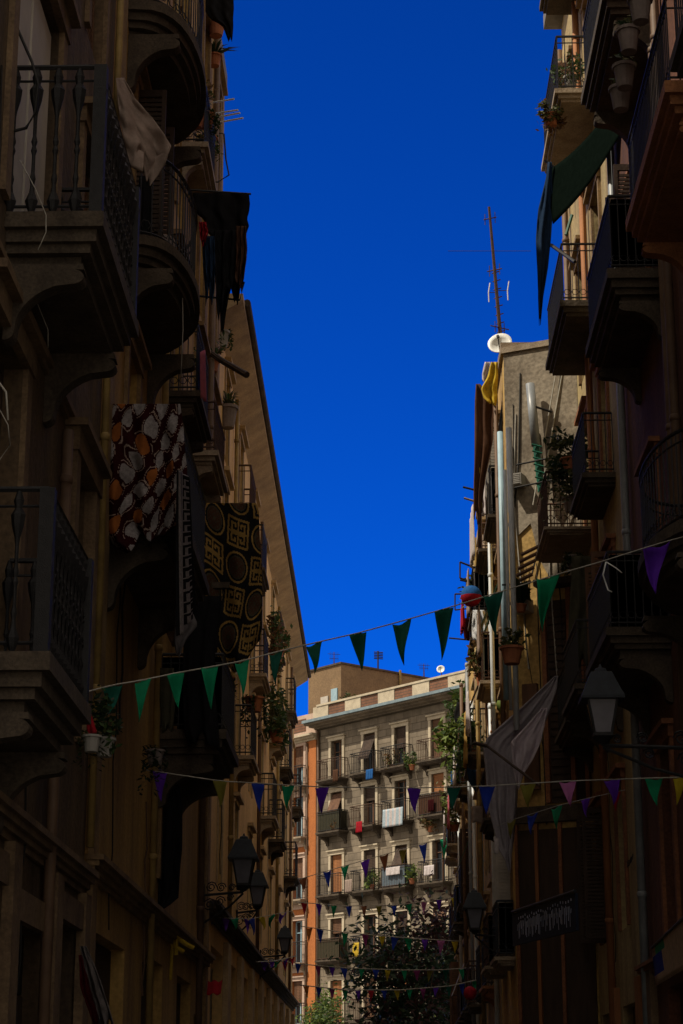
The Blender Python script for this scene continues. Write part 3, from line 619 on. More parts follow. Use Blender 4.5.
# orange neighbour
s2 = sL - 9
B11 = thing('orange_apartment_building', FF.p(sL - 3, 0, 0), 'orange rendered apartment building next to the stone one, white bands between storeys', 'building')
axo = (sL - 1.55, sL - 4.4, sL - 7.2)
op = [W4(a, .85, t + .02, t + 2.1) for a in axo for t in stF]
facade('wall', FF, s2, sL - .03, 0, 19.9, op, M['orange'], B11, 10, .28)
for i, a in enumerate(axo):
    for j, t in enumerate(stF):
        window(B11, FF, *W4(a, .85, t + .02, t + 2.1), ('pane', 'roller')[(i + j) % 2], 'pipe_blue', 'wood', 'pinkwall', .17, 'balcony_door', dep=.28, proud=.06)
        balcony(B11, FF, a - .8, a + .8, t, .5, 'rect', .2, 1.0, 'slab_light', 'iron', True, .12, 0, .42, scroll=False)
for t in stF: strip('band', FF, s2, sL - .05, t - .45, t - .18, .003, .07, M['pinkwall'], B11)
b = MB(); b.box(FF, sL - .62, sL - .05, .1, 19.8, .075, .10); b.build('quoin', M['orange'], B11)
cornice(B11, FF, s2, sL - .04, 19.6, .3, .5, 'stone_trim', steps=3)
strip('parapet', FF, s2, sL - .05, 19.91, 21.0, -.22, .08, M['pinkwall'], B11); strip('brick_panel', FF, sL - 2.4, sL - .9, 20.15, 20.8, .082, .10, M['parapet_brick'], B11)
drainpipe(B11, FF, sL - .75, .3, 19.5, 'pipe_brown', .12, .06)
# rooftop volume behind the parapet
F15 = Fr((FF.p(0, 0, -1.5).x, FF.p(0, 0, -1.5).y), sd[:2], FF.n[:2])
hs, hz = F15.hit(341, 664); c0 = F15.p(hs, 0, 0)
TT = Fr((c0.x, c0.y), (-sd.x, -sd.y), FF.n)     # s runs left along the facade, d towards the viewer
B12 = thing('rooftop_building', TT.p(0, 20.3, 0), 'plain brown rooftop block above the parapet, one side lit and one in shade', 'building')
zt = hz
b = MB(); b.box(TT, -.0, 2.7, 20.3, zt, -11, 0); b.build('wall', M['roofblock'], B12)
b = MB(); b.box(TT, -.08, 2.78, zt + .002, zt + .10, -11.1, .08); b.build('roof', M['slab'], B12)
strip('window', TT, .25, .75, 21.3, 22.5, .003, .06, M['pipe_blue'], B12); strip('door', TT, 1.0, 1.6, 20.4, 22.2, .003, .06, M['white_wood'], B12)
b = MB(); b.tube([TT.p(-.1, 20.4, -4), TT.p(-.1, zt + .2, -4)], .07, 8); b.build('vent_pipe', M['pipe_yellow'], B12)

rr = random.Random(21)
for B, fr, s0, s1, n in ((B1, LF, 12.5, 19.2, 5), (B2, LF, 19.4, 32.8, 8), (B3, LF, 33.2, 65, 6), (B4, RF, 15, 28, 7), (B5, RF, 28.7, 35.2, 5), (B7, PF, 40.7, 46, 4), (B8, PF, 46.3, 54, 4)):
    for k in range(n):                                   # loose cables clipped along and down the walls
        b = MB(); a = rr.uniform(s0, s1 - 1.5); e = min(s1 - .05, a + rr.uniform(.2, 5)) if k % 2 else a + .06; t = rr.uniform(5, 11); h = rr.uniform(-.3, .3) if k % 2 else -rr.uniform(2, 5)
        b.tube([fr.p(a + (e - a) * f / 10, t + h * f / 10 - .12 * math.sin(f * .314 * 3) ** 2, .03 + .012 * (f % 3)) for f in range(11)], rr.uniform(.006, .012), 4); b.build('wall_cable', M[rr.choice(['cable', 'iron', 'cord', 'pipe_brown'])], B)
# ------------------------------------------------------------ cloth and textiles
def solid(o, t=.008):
    m = o.modifiers.new('thickness', 'SOLIDIFY'); m.thickness = t; m.offset = 0; return o
def hang(name, label, cat, y, rows, m, amp=.03, waves=3.0, nu=24, nv=30, pattern=None, group=None, dy=0.0, lag=.6, hem=.05, slant=0):
    "cloth hanging across the sight line at depth y: rows of (v, uL, uR) give its outline"
    vs = [r[0] for r in rows]; ph = random.uniform(0, 6)
    def edge(tv, k):
        for a, b in zip(rows[:-1], rows[1:]):
            if tv <= b[0] or b is rows[-1]:
                f = (tv - a[0]) / (b[0] - a[0]) if b[0] != a[0] else 0; return a[k] + (b[k] - a[k]) * f
    def fn(a, c):
        tv = vs[0] + (vs[-1] - vs[0]) * c; hh = hem * (vs[-1] - vs[0]) * c * c * (math.sin(a * 7 + ph) + .5 * math.sin(a * 17 + 2 * ph)) + slant * c * c * (.5 - a); uu = edge(tv, 1) * (1 - a) + edge(tv, 2) * a
        off = amp * (.35 + .65 * c) * (math.sin(ph + a * waves * 6.28 + lag * c) + .4 * math.sin(2.3 * ph + a * waves * 14 + 2 * c) + .45 * math.sin(a * 11 + c * 13 + ph) + .3 * math.sin(a * 19 - c * 23 + 2 * ph)) + dy * (a - .5)
        uu += (edge(vs[-1], 2) - edge(vs[-1], 1) + 8) * .03 * math.sin(c * 9 + ph) * c
        return at(uu, tv + hh, y=y + off)
    b = MB(); b.grid(fn, nu, nv, pattern)
    o = solid(b.build(name, m if isinstance(m, list) else M[m], None, smooth=True)); return tag(o, label, cat, group)
def drape(name, label, cat, p00, p10, p01, p11, m, n=Vector((1, 0, 0)), amp=.03, waves=4, nu=24, nv=20, pattern=None, group=None):
    p00, p10, p01, p11 = map(Vector, (p00, p10, p01, p11)); ph = random.uniform(0, 6)
    def fn(a, c):
        p = (p00 * (1 - a) + p10 * a) * (1 - c) + (p01 * (1 - a) + p11 * a) * c
        return p + Vector(n) * amp * (.3 + .7 * c) * (math.sin(ph + a * waves * 6.28 + c) + .4 * math.sin(ph * 2 + a * waves * 15))
    b = MB(); b.grid(fn, nu, nv, pattern); o = solid(b.build(name, m if isinstance(m, list) else M[m], None, smooth=True)); return tag(o, label, cat, group)

def pat_blanket(a, c):
    x, y = a * 6.2 + .35 * math.sin(3.1 * c + 5 * a) + .2 * math.sin(9 * c), c * 8.2 + .35 * math.sin(5 * a + 2) + .25 * math.sin(7 * c + 4 * a); best = 0
    for row in range(-1, 10):
        yy = row * 1.0; xo = (row % 2) * .75
        for k in range(-1, 6):
            xx = xo + k * 1.5; dx, dy = x - xx, y - yy; r0 = math.hypot((dx * .85 + dy * .35) / .42, (dy * .9 - dx * .45) / .72)
            w_ = r0 + .12 * math.sin(9 * x + 5 * y)
            if w_ < .78: return 2 if (row * 2 + k * 3) % 7 in (0, 3) else 1
            if .95 < w_ < 1.03: best = 3
    return best if (math.sin(31 * a) + math.sin(43 * c)) > -.8 else 0
hang('patterned_blanket', 'maroon blanket with tilted white and orange ovals over the balcony end', 'blanket', 19.75,
     [(404, 108, 180), (430, 104, 184), (470, 105, 186), (505, 106, 187), (522, 110, 186), (530, 114, 184), (538, 128, 172)], [M['c_maroon'], M['c_palegrey'], M['c_orange'], M['c_beige']], .075, 2.5, 96, 150, pat_blanket, hem=.05, slant=30)
FRET = ["######", "#.....", "#.###.", "#.#.#.", "#.#...", "#.####"]
def pat_rug(a, c):
    X, Y = a * 2.9 + c * .9 + .35 + .06 * math.sin(6 * c + 3 * a), c * 4.6 - a * 1.0 + .4 + .07 * math.sin(7 * a + 2 * c)
    ix, iy = math.floor(X), math.floor(Y); fx, fy = X - ix, Y - iy
    if (ix + iy) % 2:
        r = math.hypot(fx - .5, fy - .5)
        if .40 < r < .46: return 1
        if .30 < r < .34: return 2
        if r < .34: return 2 if (math.sin(fx * 40) * math.sin(fy * 40) > .45 or r < .06) else 3
        return 0
    gx, gy = abs(fx - .5) * 2 / .86, abs(fy - .5) * 2 / .86
    if gx >= 1 or gy >= 1: return 0
    if gx < .07 or gy < .07: return 1
    return 1 if FRET[5 - min(5, int(gy * 6))][5 - min(5, int(gx * 6))] == '#' else 0
hang('fret_rug', 'black rug with ochre key fret squares and round medallions', 'rug', 28.55,
     [(503, 190, 256), (512, 190, 259), (560, 193, 261), (610, 196, 262), (640, 196, 263), (655, 199, 262), (668, 222, 250)], [M['c_black'], M['c_ochre'], M['c_olivegrey'], M['c_brown']], .085, 1.7, 120, 190, pat_rug, hem=.035, slant=22)
def pat_key(a, c):
    if a < .04 or a > .96: return 0
    if a < .12: return 1
    if .2 < a < .8:
        q = (c * 26) % 2; s = (a - .2) / .6
        if q < .28: return 1
        if s < .2 and q > .28: return 1
        if .45 < s < .6 and .8 < q < 2: return 1
        if .8 < q < 1.05 and s > .45: return 1
    return 0
drape('key_border_towel', 'long black towel with a white key border, hung beside the oval patterned blanket', 'towel', at(178, 470, x=-1.99), at(190, 478, x=-1.99), at(177, 636, x=-1.97), at(196, 612, x=-1.97), [M['c_black'], M['c_palegrey']], amp=.03, waves=2, nu=50, nv=120, pattern=pat_key)
hang('grey_cloth', 'small pale grey cloth bunched below the key border towel', 'cloth', 22.4, [(606, 176, 190), (625, 175, 198), (640, 174, 186), (655, 177, 180)], 'c_grey', .03, 1.5, 12, 12)
hang('beige_sheet', 'crumpled beige sheet hanging at the near end of the rounded balcony', 'sheet', 18.9, [(78, 116, 124), (100, 118, 136), (120, 120, 152), (140, 124, 164), (156, 128, 172), (166, 130, 162), (172, 142, 152)], 'c_beige', .075, 1.1, 44, 44, dy=.3, hem=.14)
# dark laundry on the rounded balcony
cg = 'dark laundry hung on the rounded balcony'
LAUN = [('black_shirt', 'black shirt spread wide at the outer end of the laundry pole', 'shirt', 'c_black', [(193, 193, 249), (204, 192, 250), (213, 196, 249), (220, 205, 247), (228, 203, 249), (240, 215, 245), (256, 219, 247), (268, 224, 244), (282, 222, 245), (292, 230, 240)], 23.4),
        ('navy_trousers', 'navy blue trousers hung low beside the black shirt', 'trousers', 'c_navy', [(236, 202, 214), (260, 203, 215), (284, 205, 214), (296, 206, 212)], 23.1),
        ('brown_towel', 'dark brown towel at the street end of the laundry pole', 'towel', 'c_brown', [(226, 236, 246), (250, 236, 247), (278, 235, 245), (284, 237, 243)], 23.25),
        ('black_trousers', 'black trousers hanging long between brown towel and navy trousers', 'trousers', 'c_black', [(230, 214, 236), (260, 214, 235), (290, 216, 233), (318, 218, 226), (322, 219, 224)], 23.3),
        ('red_cloth', 'small red patterned cloth next to the black shirt', 'cloth', 'c_red', [(222, 199, 206), (234, 200, 208), (244, 201, 205)], 23.0)]
for nm, lb, ct, m_, rows, y in LAUN: hang(nm, lb, ct, y, rows, m_, .09, 2.3, 24, 28, group=cg, hem=.13)
b = MB(); b.tube([at(190, 190, y=23.4), at(251, 194, y=23.4)], .014, 6); b.tube([at(198, 296, y=23.4), at(240, 300, y=23.4), at(244, 282, y=23.4)], .014, 6); tag(b.build('laundry_pole', M['iron']), 'thin iron laundry pole holding the black shirt', 'pole')
hang('black_bag', 'dark jacket hung on the rounded balcony rail near the beige sheet', 'jacket', 20.9, [(176, 139, 150), (200, 138, 152), (240, 139, 151), (268, 140, 149)], 'c_black', .03, 1.5, 10, 14)
b = MB(); p = at(163, 240, x=-2.52)
b.lathe((p.x, p.y, 10.96), [(.15, 0), (.16, .05), (.16, .42), (.13, .48), (.05, .5)], 14); tag(b.build('grey_gas_bottle', M['pot_grey'], None, True), 'grey round drum standing on the rounded balcony', 'drum')
hang('long_dark_sheet', 'very large black sheet hung under the fret rug above the street', 'sheet', 25.2, [(596, 188, 222), (640, 184, 216), (690, 182, 214), (725, 184, 219), (742, 190, 221)], 'c_black', .05, 2, 20, 20)
hang('striped_cloth', 'dark cloth with pale stripes dangling beneath the balcony below the blankets', 'cloth', 21.4, [(668, 160, 174), (700, 160, 176), (730, 162, 172)], 'c_olivegrey', .03, 2, 10, 10)
hang('black_curtain', 'tall black curtain hanging over the lower shopfront', 'curtain', 25.8, [(776, 152, 176), (800, 146, 182), (850, 142, 182), (900, 144, 178), (912, 150, 160)], 'c_black', .06, 3, 20, 20)
hang('pink_cloth', 'faded pink cloth hung near the cream wall corner', 'cloth', 32.2, [(780, 191, 198), (800, 190, 199), (822, 191, 198)], 'c_maroon', .02, 1, 8, 8)
drape('red_towel', 'long narrow red towel on the balconet over the fret rug', 'towel', at(200, 352, x=-2.42), at(205, 350, x=-2.4), at(199, 398, x=-2.42), at(205, 402, x=-2.4), 'c_pink', amp=.02, waves=1, nu=8, nv=10)
# red and white cloths low down
hang('white_cloth', 'pale cloth wound downward at the shop door', 'cloth', 17.2, [(946, 80, 86), (965, 84, 94), (985, 90, 102), (1005, 95, 108), (1024, 99, 113)], 'c_greycloth', .07, 1.5, 14, 24)
hang('red_flag_cloth', 'dark red cloth behind the pale cloth at the shop door', 'cloth', 17.4, [(955, 79, 84), (985, 80, 92), (1010, 88, 99), (1024, 92, 101)], 'c_darkred', .04, 1.5, 10, 16)
# far right white drapes
hang('grey_white_drape', 'huge grey white sheet hanging from a slanting pole far down the street', 'sheet', 33.2, [(676, 555, 558), (690, 540, 557), (705, 524, 552), (722, 505, 546), (738, 487, 528), (748, 483, 520), (770, 485, 517), (790, 487, 518), (815, 490, 517), (838, 496, 515), (850, 498, 514), (864, 506, 512)], 'c_sheet', .05, 2.5, 30, 60)
hang('pale_curtain', 'lighter translucent curtain in front of the huge grey sheet', 'curtain', 32.6, [(708, 542, 547), (724, 528, 545), (742, 511, 541), (762, 512, 533), (778, 515, 524), (786, 517, 519)], 'c_curtain', .05, 2, 20, 30)
b = MB(); b.tube([at(474, 743, y=33.0), at(487, 746, y=33.0)], .035, 6); b.tube([at(487, 746, y=33.0), at(540, 786, y=32.0)], .022, 6); tag(b.build('curtain_pole', M['wood_dark']), 'slanting wooden pole holding the big grey white sheet', 'pole')
hang('black_shirt', 'black shirt hung in front of the green plant on the corner building', 'shirt', 52, [(702, 457, 470), (715, 454, 472), (728, 456, 466), (733, 460, 464)], 'c_black', .05, 1.5, 10, 10)
hang('blue_shirt', 'navy shirt hung below the black shirt near the corner building', 'shirt', 46, [(748, 467, 481), (765, 466, 484), (785, 470, 484), (792, 476, 483)], 'c_navy', .06, 2, 12, 10)
hang('beige_towel', 'beige towel hung under the blue pennant by the grey sheet', 'towel', 40, [(806, 472, 485), (815, 471, 486), (823, 473, 485)], 'c_beige', .03, 1, 8, 8)
hang('white_rag', 'small white rag pinned at the foot of the grey sheet', 'rag', 32.9, [(838, 494, 499), (846, 494, 499), (854, 495, 498)], 'c_white', .01, 1, 6, 6)
# awnings and dark cloth high on the pale yellow building
b = MB(); Q = [at(614, 104, y=27.6), at(620, 135, y=27.2), at(553, 224, y=29.2), at(546, 172, y=29.6)]
b.grid(lambda a, c: (Q[0].lerp(Q[3], a)).lerp(Q[1].lerp(Q[2], a), c) + Vector((0, 0, -.12 * math.sin(a * 3.14))), 20, 10)
aw = solid(b.build('dark_awning', M['c_dkgreen'], None, True)); tag(aw, 'dark green cloth awning stretched slanting between the upper balconies', 'awning')
hang('dark_banner', 'blue black pointed cloth hanging into the sky from the awning', 'cloth', 29.3, [(162, 548, 552), (178, 546, 552), (210, 538, 553), (236, 536, 551), (262, 537, 548), (290, 538, 543), (316, 539.4, 540.6)], 'c_navy', .05, 1.3, 14, 30)
b = MB(); b.tube([at(545, 160, y=29.4), at(560, 172, y=29.4)], .025, 6); b.tube([at(551, 245, y=29.4), at(575, 262, y=28.6)], .03, 6); tag(b.build('awning_arm', M['iron']), 'iron folding arms of the dark green awning', 'awning arm')
b = MB(); b.tube([at(572, 215, y=29.8), at(566, 235, y=29.8)], .03, 6); tag(b.build('green_rod', M['pipe_green']), 'short green rod behind the dark pointed cloth', 'rod')
# far building: sheets over railings
def fdrape(name, label, cat, u0, u1, v0, v1, m_, pattern=None):
    s0, t0 = FO.hit(u0, v0); s1, t1 = FO.hit(u1, v0); sb, tb = FO.hit(u0, v1)
    return drape(name, label, cat, FO.p(s0, t0, 0), FO.p(s1, t0, 0), FO.p(s0, tb, .03), FO.p(s1, tb, .03), m_, FF.n, .025, 3, 24, 8, pattern)
FO = Fr((FF.p(0, 0, .66).x, FF.p(0, 0, .66).y), FF.s[:2], FF.n[:2])
fdrape('striped_towel', 'white and blue striped towel over a railing of the stone building', 'towel', 383, 403, 810, 828, [M['c_stripe'], M['c_white']], lambda a, c: int(a * 9) % 2)
fdrape('yellow_towel', 'yellow towel on the lowest visible balcony of the stone building', 'towel', 353, 359, 943, 957, 'c_yellow')
fdrape('white_sheet', 'white sheet on the third row of balconies of the stone building', 'sheet', 386, 400, 868, 876, 'c_white')
0 and fdrape('grey_sheet', 'light grey sheet over a railing at the stone building second row', 'sheet', 321, 341, 822, 834, 'c_greyblue')
0 and fdrape('green_grey_sheet', 'grey green sheet over a railing by the yellow towel', 'sheet', 322, 344, 944, 958, 'c_greyblue')

fg = 'washing over the railings of the stone building'
for u0, u1, v0, v1, m_, lb in ((366, 373, 770, 780, 'c_blue', 'small blue cloth on the top row railing beside the blind hung outward'), (356, 362, 822, 833, 'c_red', 'small red cloth on the second row railing of the stone building'), (345, 352, 880, 893, 'c_beige', 'beige cloth on the third row railing beside the blue pennant'),
        (424, 434, 866, 876, 'c_white', 'white towel on the third row railing under the green pennant'), (428, 434, 800, 812, 'c_maroon', 'dark red cloth hung beside the brown screened balcony'), (333, 338, 770, 782, 'c_brown', 'brown cloth on the top row railing at the building corner')):
    tag(fdrape('hung_towel', lb, 'towel', u0, u1, v0, v1, m_), group=fg)
# ------------------------------------------------------------ bunting
def bunting(label, pts, ys, flags, fw=None):
    pts = sorted(pts); u0, u1 = pts[0][0], pts[-1][0]
    def cv(u):
        for a, b in zip(pts[:-1], pts[1:]):
            if u <= b[0] or b is pts[-1]: return a[1] + (b[1] - a[1]) * (u - a[0]) / (b[0] - a[0])
    def Pt(u, dv=0): return at(u, cv(u) + dv, y=ys[0] + (ys[1] - ys[0]) * (u - u0) / (u1 - u0))
    B = thing('bunting', Pt(u0), label, 'bunting', 'strings of bunting over the street')
    c = MB(); N = 40
    c.tube([Pt(u0 + (u1 - u0) * k / N) for k in range(N + 1)], .006 if ys[0] < 40 else .012, 4); c.build('cord', M['cord'], B)
    for f in flags:
        u, wd, ht, col = f[:4]; tip = f[4] if len(f) > 4 else random.uniform(-.18, .18) * wd
        ph = random.uniform(-1, 1); A, Bp = Pt(u - wd / 2, .5), Pt(u + wd / 2, .5); C = Pt(u + tip * 1.3, ht * random.uniform(.92, 1.1)); cu = random.uniform(-1, 1)
        sz = (Bp - A).length; C = C + Vector((0, ph * .25 * sz, 0))
        g = MB()
        g.grid(lambda a, c_: (A.lerp(Bp, .5 + (a - .5) * 1)).lerp(C, c_) + Vector((0, math.sin(a * 3.1 + ph) * .16 * sz * (1 - c_ * .4) + math.sin(c_ * 4 + ph * 3) * .16 * sz, 0)) + Vector((cu * .16 * sz * math.sin(c_ * 3.0) * c_, 0, .05 * sz * math.sin(a * 6 + ph * 4) * (1 - c_))), 6, 10)
        o = solid(g.build('pennant', M['p_' + col], B, True), .004)
    return B
bunting('bunting of large green pennants with one purple, strung highest across the street', [(86, 692), (113, 685), (143, 680), (176, 673), (210, 667), (242, 661), (276, 652), (314, 643), (358, 633), (402, 621), (444, 609), (493, 594), (548, 577), (600, 562), (657, 544), (690, 535)], (15.6, 19.5),
        [(113, 20, 30, 'teal', -5), (143, 17, 37, 'green', -4), (176, 17, 37, 'green', 2), (210, 17, 40, 'green', 1), (242, 15, 36, 'green', 0), (276, 14, 36, 'teal', 0), (314, 16, 30, 'teal', 0), (358, 17, 42, 'teal', 3), (402, 19, 46, 'teal', 2), (444, 19, 46, 'teal', -2), (493, 20, 46, 'teal', 3), (548, 24, 50, 'green', -4), (657, 27, 50, 'purple', -1)])
bunting('bunting of mixed coloured pennants strung level below the highest one', [(146, 770), (220, 781), (322, 787), (414, 788), (487, 786), (568, 781), (654, 778), (690, 777)], (21.5, 20.5),
        [(160, 14, 28, 'purple'), (220, 14, 27, 'olive'), (258, 13, 26, 'blue'), (288, 13, 24, 'green'), (322, 14, 28, 'purple', 0), (414, 14, 26, 'purple'), (454, 14, 24, 'teal'), (487, 16, 26, 'blue'), (528, 16, 25, 'olive'), (568, 17, 26, 'pink'), (612, 16, 26, 'purple'), (654, 18, 28, 'green'), (680, 13, 28, 'yellow')])
bunting('short sloping bunting by the grey sheet ending in a red pennant', [(497, 826), (512, 820), (557, 806), (585, 799), (625, 790)], (31.0, 27),
        [(512, 9, 18, 'olive'), (533, 11, 22, 'blue'), (557, 11, 22, 'green'), (585, 9, 20, 'purple'), (616, 10, 20, 'red')])
bunting('bunting across the third balcony row in front of the stone building', [(290, 882), (327, 871), (365, 860), (404, 849), (445, 838), (470, 834)], (64, 62),
        [(303, 8, 14, 'brown'), (327, 8, 17, 'blue'), (345, 8, 16, 'green'), (365, 9, 21, 'purple'), (384, 9, 19, 'brown'), (403, 8, 15, 'olive'), (423, 8, 19, 'blue'), (444, 8, 20, 'green')])
bunting('bunting of small pennants crossing the dark tree top', [(300, 926), (340, 932), (395, 937), (440, 940), (490, 943)], (58, 56),
        [(309, 7, 14, 'orange'), (320, 7, 14, 'blue'), (345, 7, 13, 'green'), (365, 7, 12, 'magenta'), (382, 7, 12, 'yellow'), (395, 8, 14, 'blue'), (408, 8, 14, 'green'), (425, 7, 13, 'purple'), (441, 8, 14, 'pink'), (455, 7, 13, 'yellow'), (467, 8, 14, 'blue'), (482, 8, 13, 'green')])
bunting('bunting of tiny pennants sagging over the middle of the dark tree', [(262, 958), (300, 964), (345, 968), (400, 970), (440, 970), (482, 967)], (50, 50),
        [(272, 6, 11, 'purple'), (285, 6, 11, 'red'), (298, 6, 11, 'blue'), (318, 6, 12, 'magenta'), (332, 6, 11, 'purple'), (344, 7, 12, 'blue'), (362, 6, 11, 'green'), (376, 7, 11, 'blue'), (388, 6, 12, 'yellow'), (404, 6, 11, 'green'), (417, 7, 11, 'magenta'), (430, 6, 12, 'olive'), (446, 6, 11, 'teal'), (462, 7, 12, 'green')])
bunting('bunting of tiny faded pennants low across the tree, nearest the red paper lantern', [(300, 985), (345, 990), (400, 990), (450, 986), (486, 978)], (46, 46),
        [(u, 6, 11, c) for u, c in zip(range(306, 482, 13), ('orange', 'blue', 'magenta', 'green', 'purple', 'red', 'blue', 'yellow', 'green', 'magenta', 'purple', 'teal', 'blue', 'green'))])
bunting('bunting of mixed small pennants crossing just above the dark tree top', [(296, 902), (345, 906), (400, 905), (450, 898), (488, 890)], (61, 57),
        [(u, 6, 12, c) for u, c in zip(range(304, 486, 15), ('red', 'purple', 'green', 'blue', 'brown', 'olive', 'blue', 'green', 'pink', 'purple', 'yellow', 'blue', 'green'))])
bunting('bunting of small pennants between the wall lanterns and the cream wall', [(196, 916), (225, 918), (250, 919), (292, 911)], (33, 39),
        [(212, 7, 13, 'blue'), (226, 7, 14, 'purple'), (235, 8, 12, 'green'), (247, 6, 14, 'purple'), (252, 6, 16, 'blue'), (262, 6, 14, 'yellow'), (272, 7, 12, 'green'), (283, 8, 12, 'purple')])
bunting('lowest short bunting in front of the second and third lantern', [(256, 962), (275, 961), (296, 956)], (44, 47), [(265, 8, 9, 'purple'), (277, 6, 9, 'green'), (286, 6, 9, 'purple'), (292, 5, 10, 'red')])

# ------------------------------------------------------------ lanterns
def lantern(label, top, bot, wallx, sgn, sc, name='wall_lantern'):
    "four sided street lantern on a scrolled wall bracket; top/bot are real points"
    H = (top - bot).length; c = Vector((top.x, top.y, bot.z)); r = H * .31
    L = thing(name, c, label, 'lantern', 'iron street lanterns on the walls')
    g = MB(); g.lathe(c, [(r * .56, .05 * H), (r * .92, .51 * H)], 4, sq=True); g.build('glass', M['lamp_glass'], L)
    b = MB()
    for k in range(4):
        q = math.pi / 4 + k * math.pi / 2; e = Vector((math.cos(q), math.sin(q), 0))
        b.tube([c + e * r * .54 + Vector((0, 0, .03 * H)), c + e * r * .95 + Vector((0, 0, .52 * H))], .022 * H, 5)
    b.lathe(c, [(r * .62, .0), (r * .62, .05 * H)], 4, sq=True); b.lathe(c, [(r * .2, -.10 * H), (r * .42, -.02 * H), (r * .5, .0)], 8); b.build('frame', M['iron'], L)
    b = MB(); b.lathe(c, [(r * 1.38, .51 * H), (r * 1.38, .55 * H), (r * 1.08, .70 * H), (r * .72, .90 * H), (r * .66, .92 * H), (r * .40, .93 * H), (r * .34, .98 * H), (r * .12, 1.0 * H), (r * .05, 1.05 * H)], 4, sq=True); b.build('lamp_cap', M['iron_blue'], L)
    b = MB(); wx = wallx; z = c.z - .12 * H
    P0 = Vector((wx, c.y, z - .05)); P1 = Vector((c.x, c.y, z))
    b.tube([P0, P1], .022, 6); b.tube([P1, P1 + Vector((0, 0, .12 * H))], .02, 6)
    L_ = (P1 - P0).length; ux = (P1 - P0).normalized()
    b.tube([P0 + Vector((0, 0, -.45)), P0 + ux * L_ * .3 + Vector((0, 0, -.34)), P0 + ux * L_ * .65 + Vector((0, 0, -.22)), P1 + Vector((0, 0, -.02))], .018, 6)
    for k, (f, hz, rad) in enumerate(((.16, -.16, .11), (.42, -.12, .09), (.68, -.07, .06), (.2, .12, .09), (.45, .10, .08), (.72, .09, .06), (.9, .07, .05))):
        cc = P0 + ux * L_ * f + Vector((0, 0, hz)); b.tube([cc + ux * rad * (1 - j / 20) * math.cos(j * .75) + Vector((0, 0, rad * (1 - j / 20) * math.sin(j * .75))) for j in range(16)], .011, 5)
    b.box(WORLD, min(wx, wx + sgn * .03), max(wx, wx + sgn * .03), z - .55, z + .12, c.y - .06, c.y + .06)
    b.build('bracket', M['iron'], L); return L
lantern('large iron lantern on a scrolled bracket at the near end of the cream wall', at(244, 836, y=32.4), at(243, 886, y=32.4), LW, 1, 1)
lantern('smaller iron lantern just beyond the large one on the cream wall', at(258, 870, y=40), at(258, 906, y=40), LW, 1, 1)
lantern('small distant iron lantern low down on the cream wall', at(285, 926, y=48), at(285, 952, y=48), LW, 1, 1)
lantern('big iron lantern with pale panes against the dark building, under its balconies', at(600, 668, y=20), at(600, 737, y=20), RW, -1, 1)
lantern('dim iron lantern beside the grey white sheet and dark tree', at(474, 890, y=37), at(474, 930, y=37), PW, -1, 1)

# ------------------------------------------------------------ plants and trees
def leaves(b, c, rad, n, size, clumps=10, seed=0, flat=.8, mis=(0, 1)):
    rr = random.Random(seed); c = Vector(c); cs = []
    for k in range(clumps):
        d = Vector((rr.gauss(0, 1), rr.gauss(0, 1), rr.gauss(0, 1))).normalized() * (rr.random() ** .4)
        cs.append((c + Vector((d.x * rad[0], d.y * rad[1], d.z * rad[2])), rr.uniform(.2, .45), rr.choice(mis)))
    for k in range(n):
        cc, cr, mi = rr.choice(cs); d = Vector((rr.gauss(0, .5), rr.gauss(0, .5), rr.gauss(0, .5)))
        p = cc + Vector((d.x * rad[0] * cr, d.y * rad[1] * cr, d.z * rad[2] * cr)) * 1.4
        a = Vector((rr.gauss(0, 1), rr.gauss(0, 1), rr.gauss(0, .6))).normalized(); e = a.cross(Vector((rr.gauss(0, 1), rr.gauss(0, 1), rr.gauss(0, 1)))).normalized(); s = size * rr.uniform(.6, 1.3)
        b.add([p - a * s, p - e * s * .42, p + a * s, p + e * s * .42], [(0, 1, 2, 3)], mi if rr.random() > .25 else rr.choice(mis))
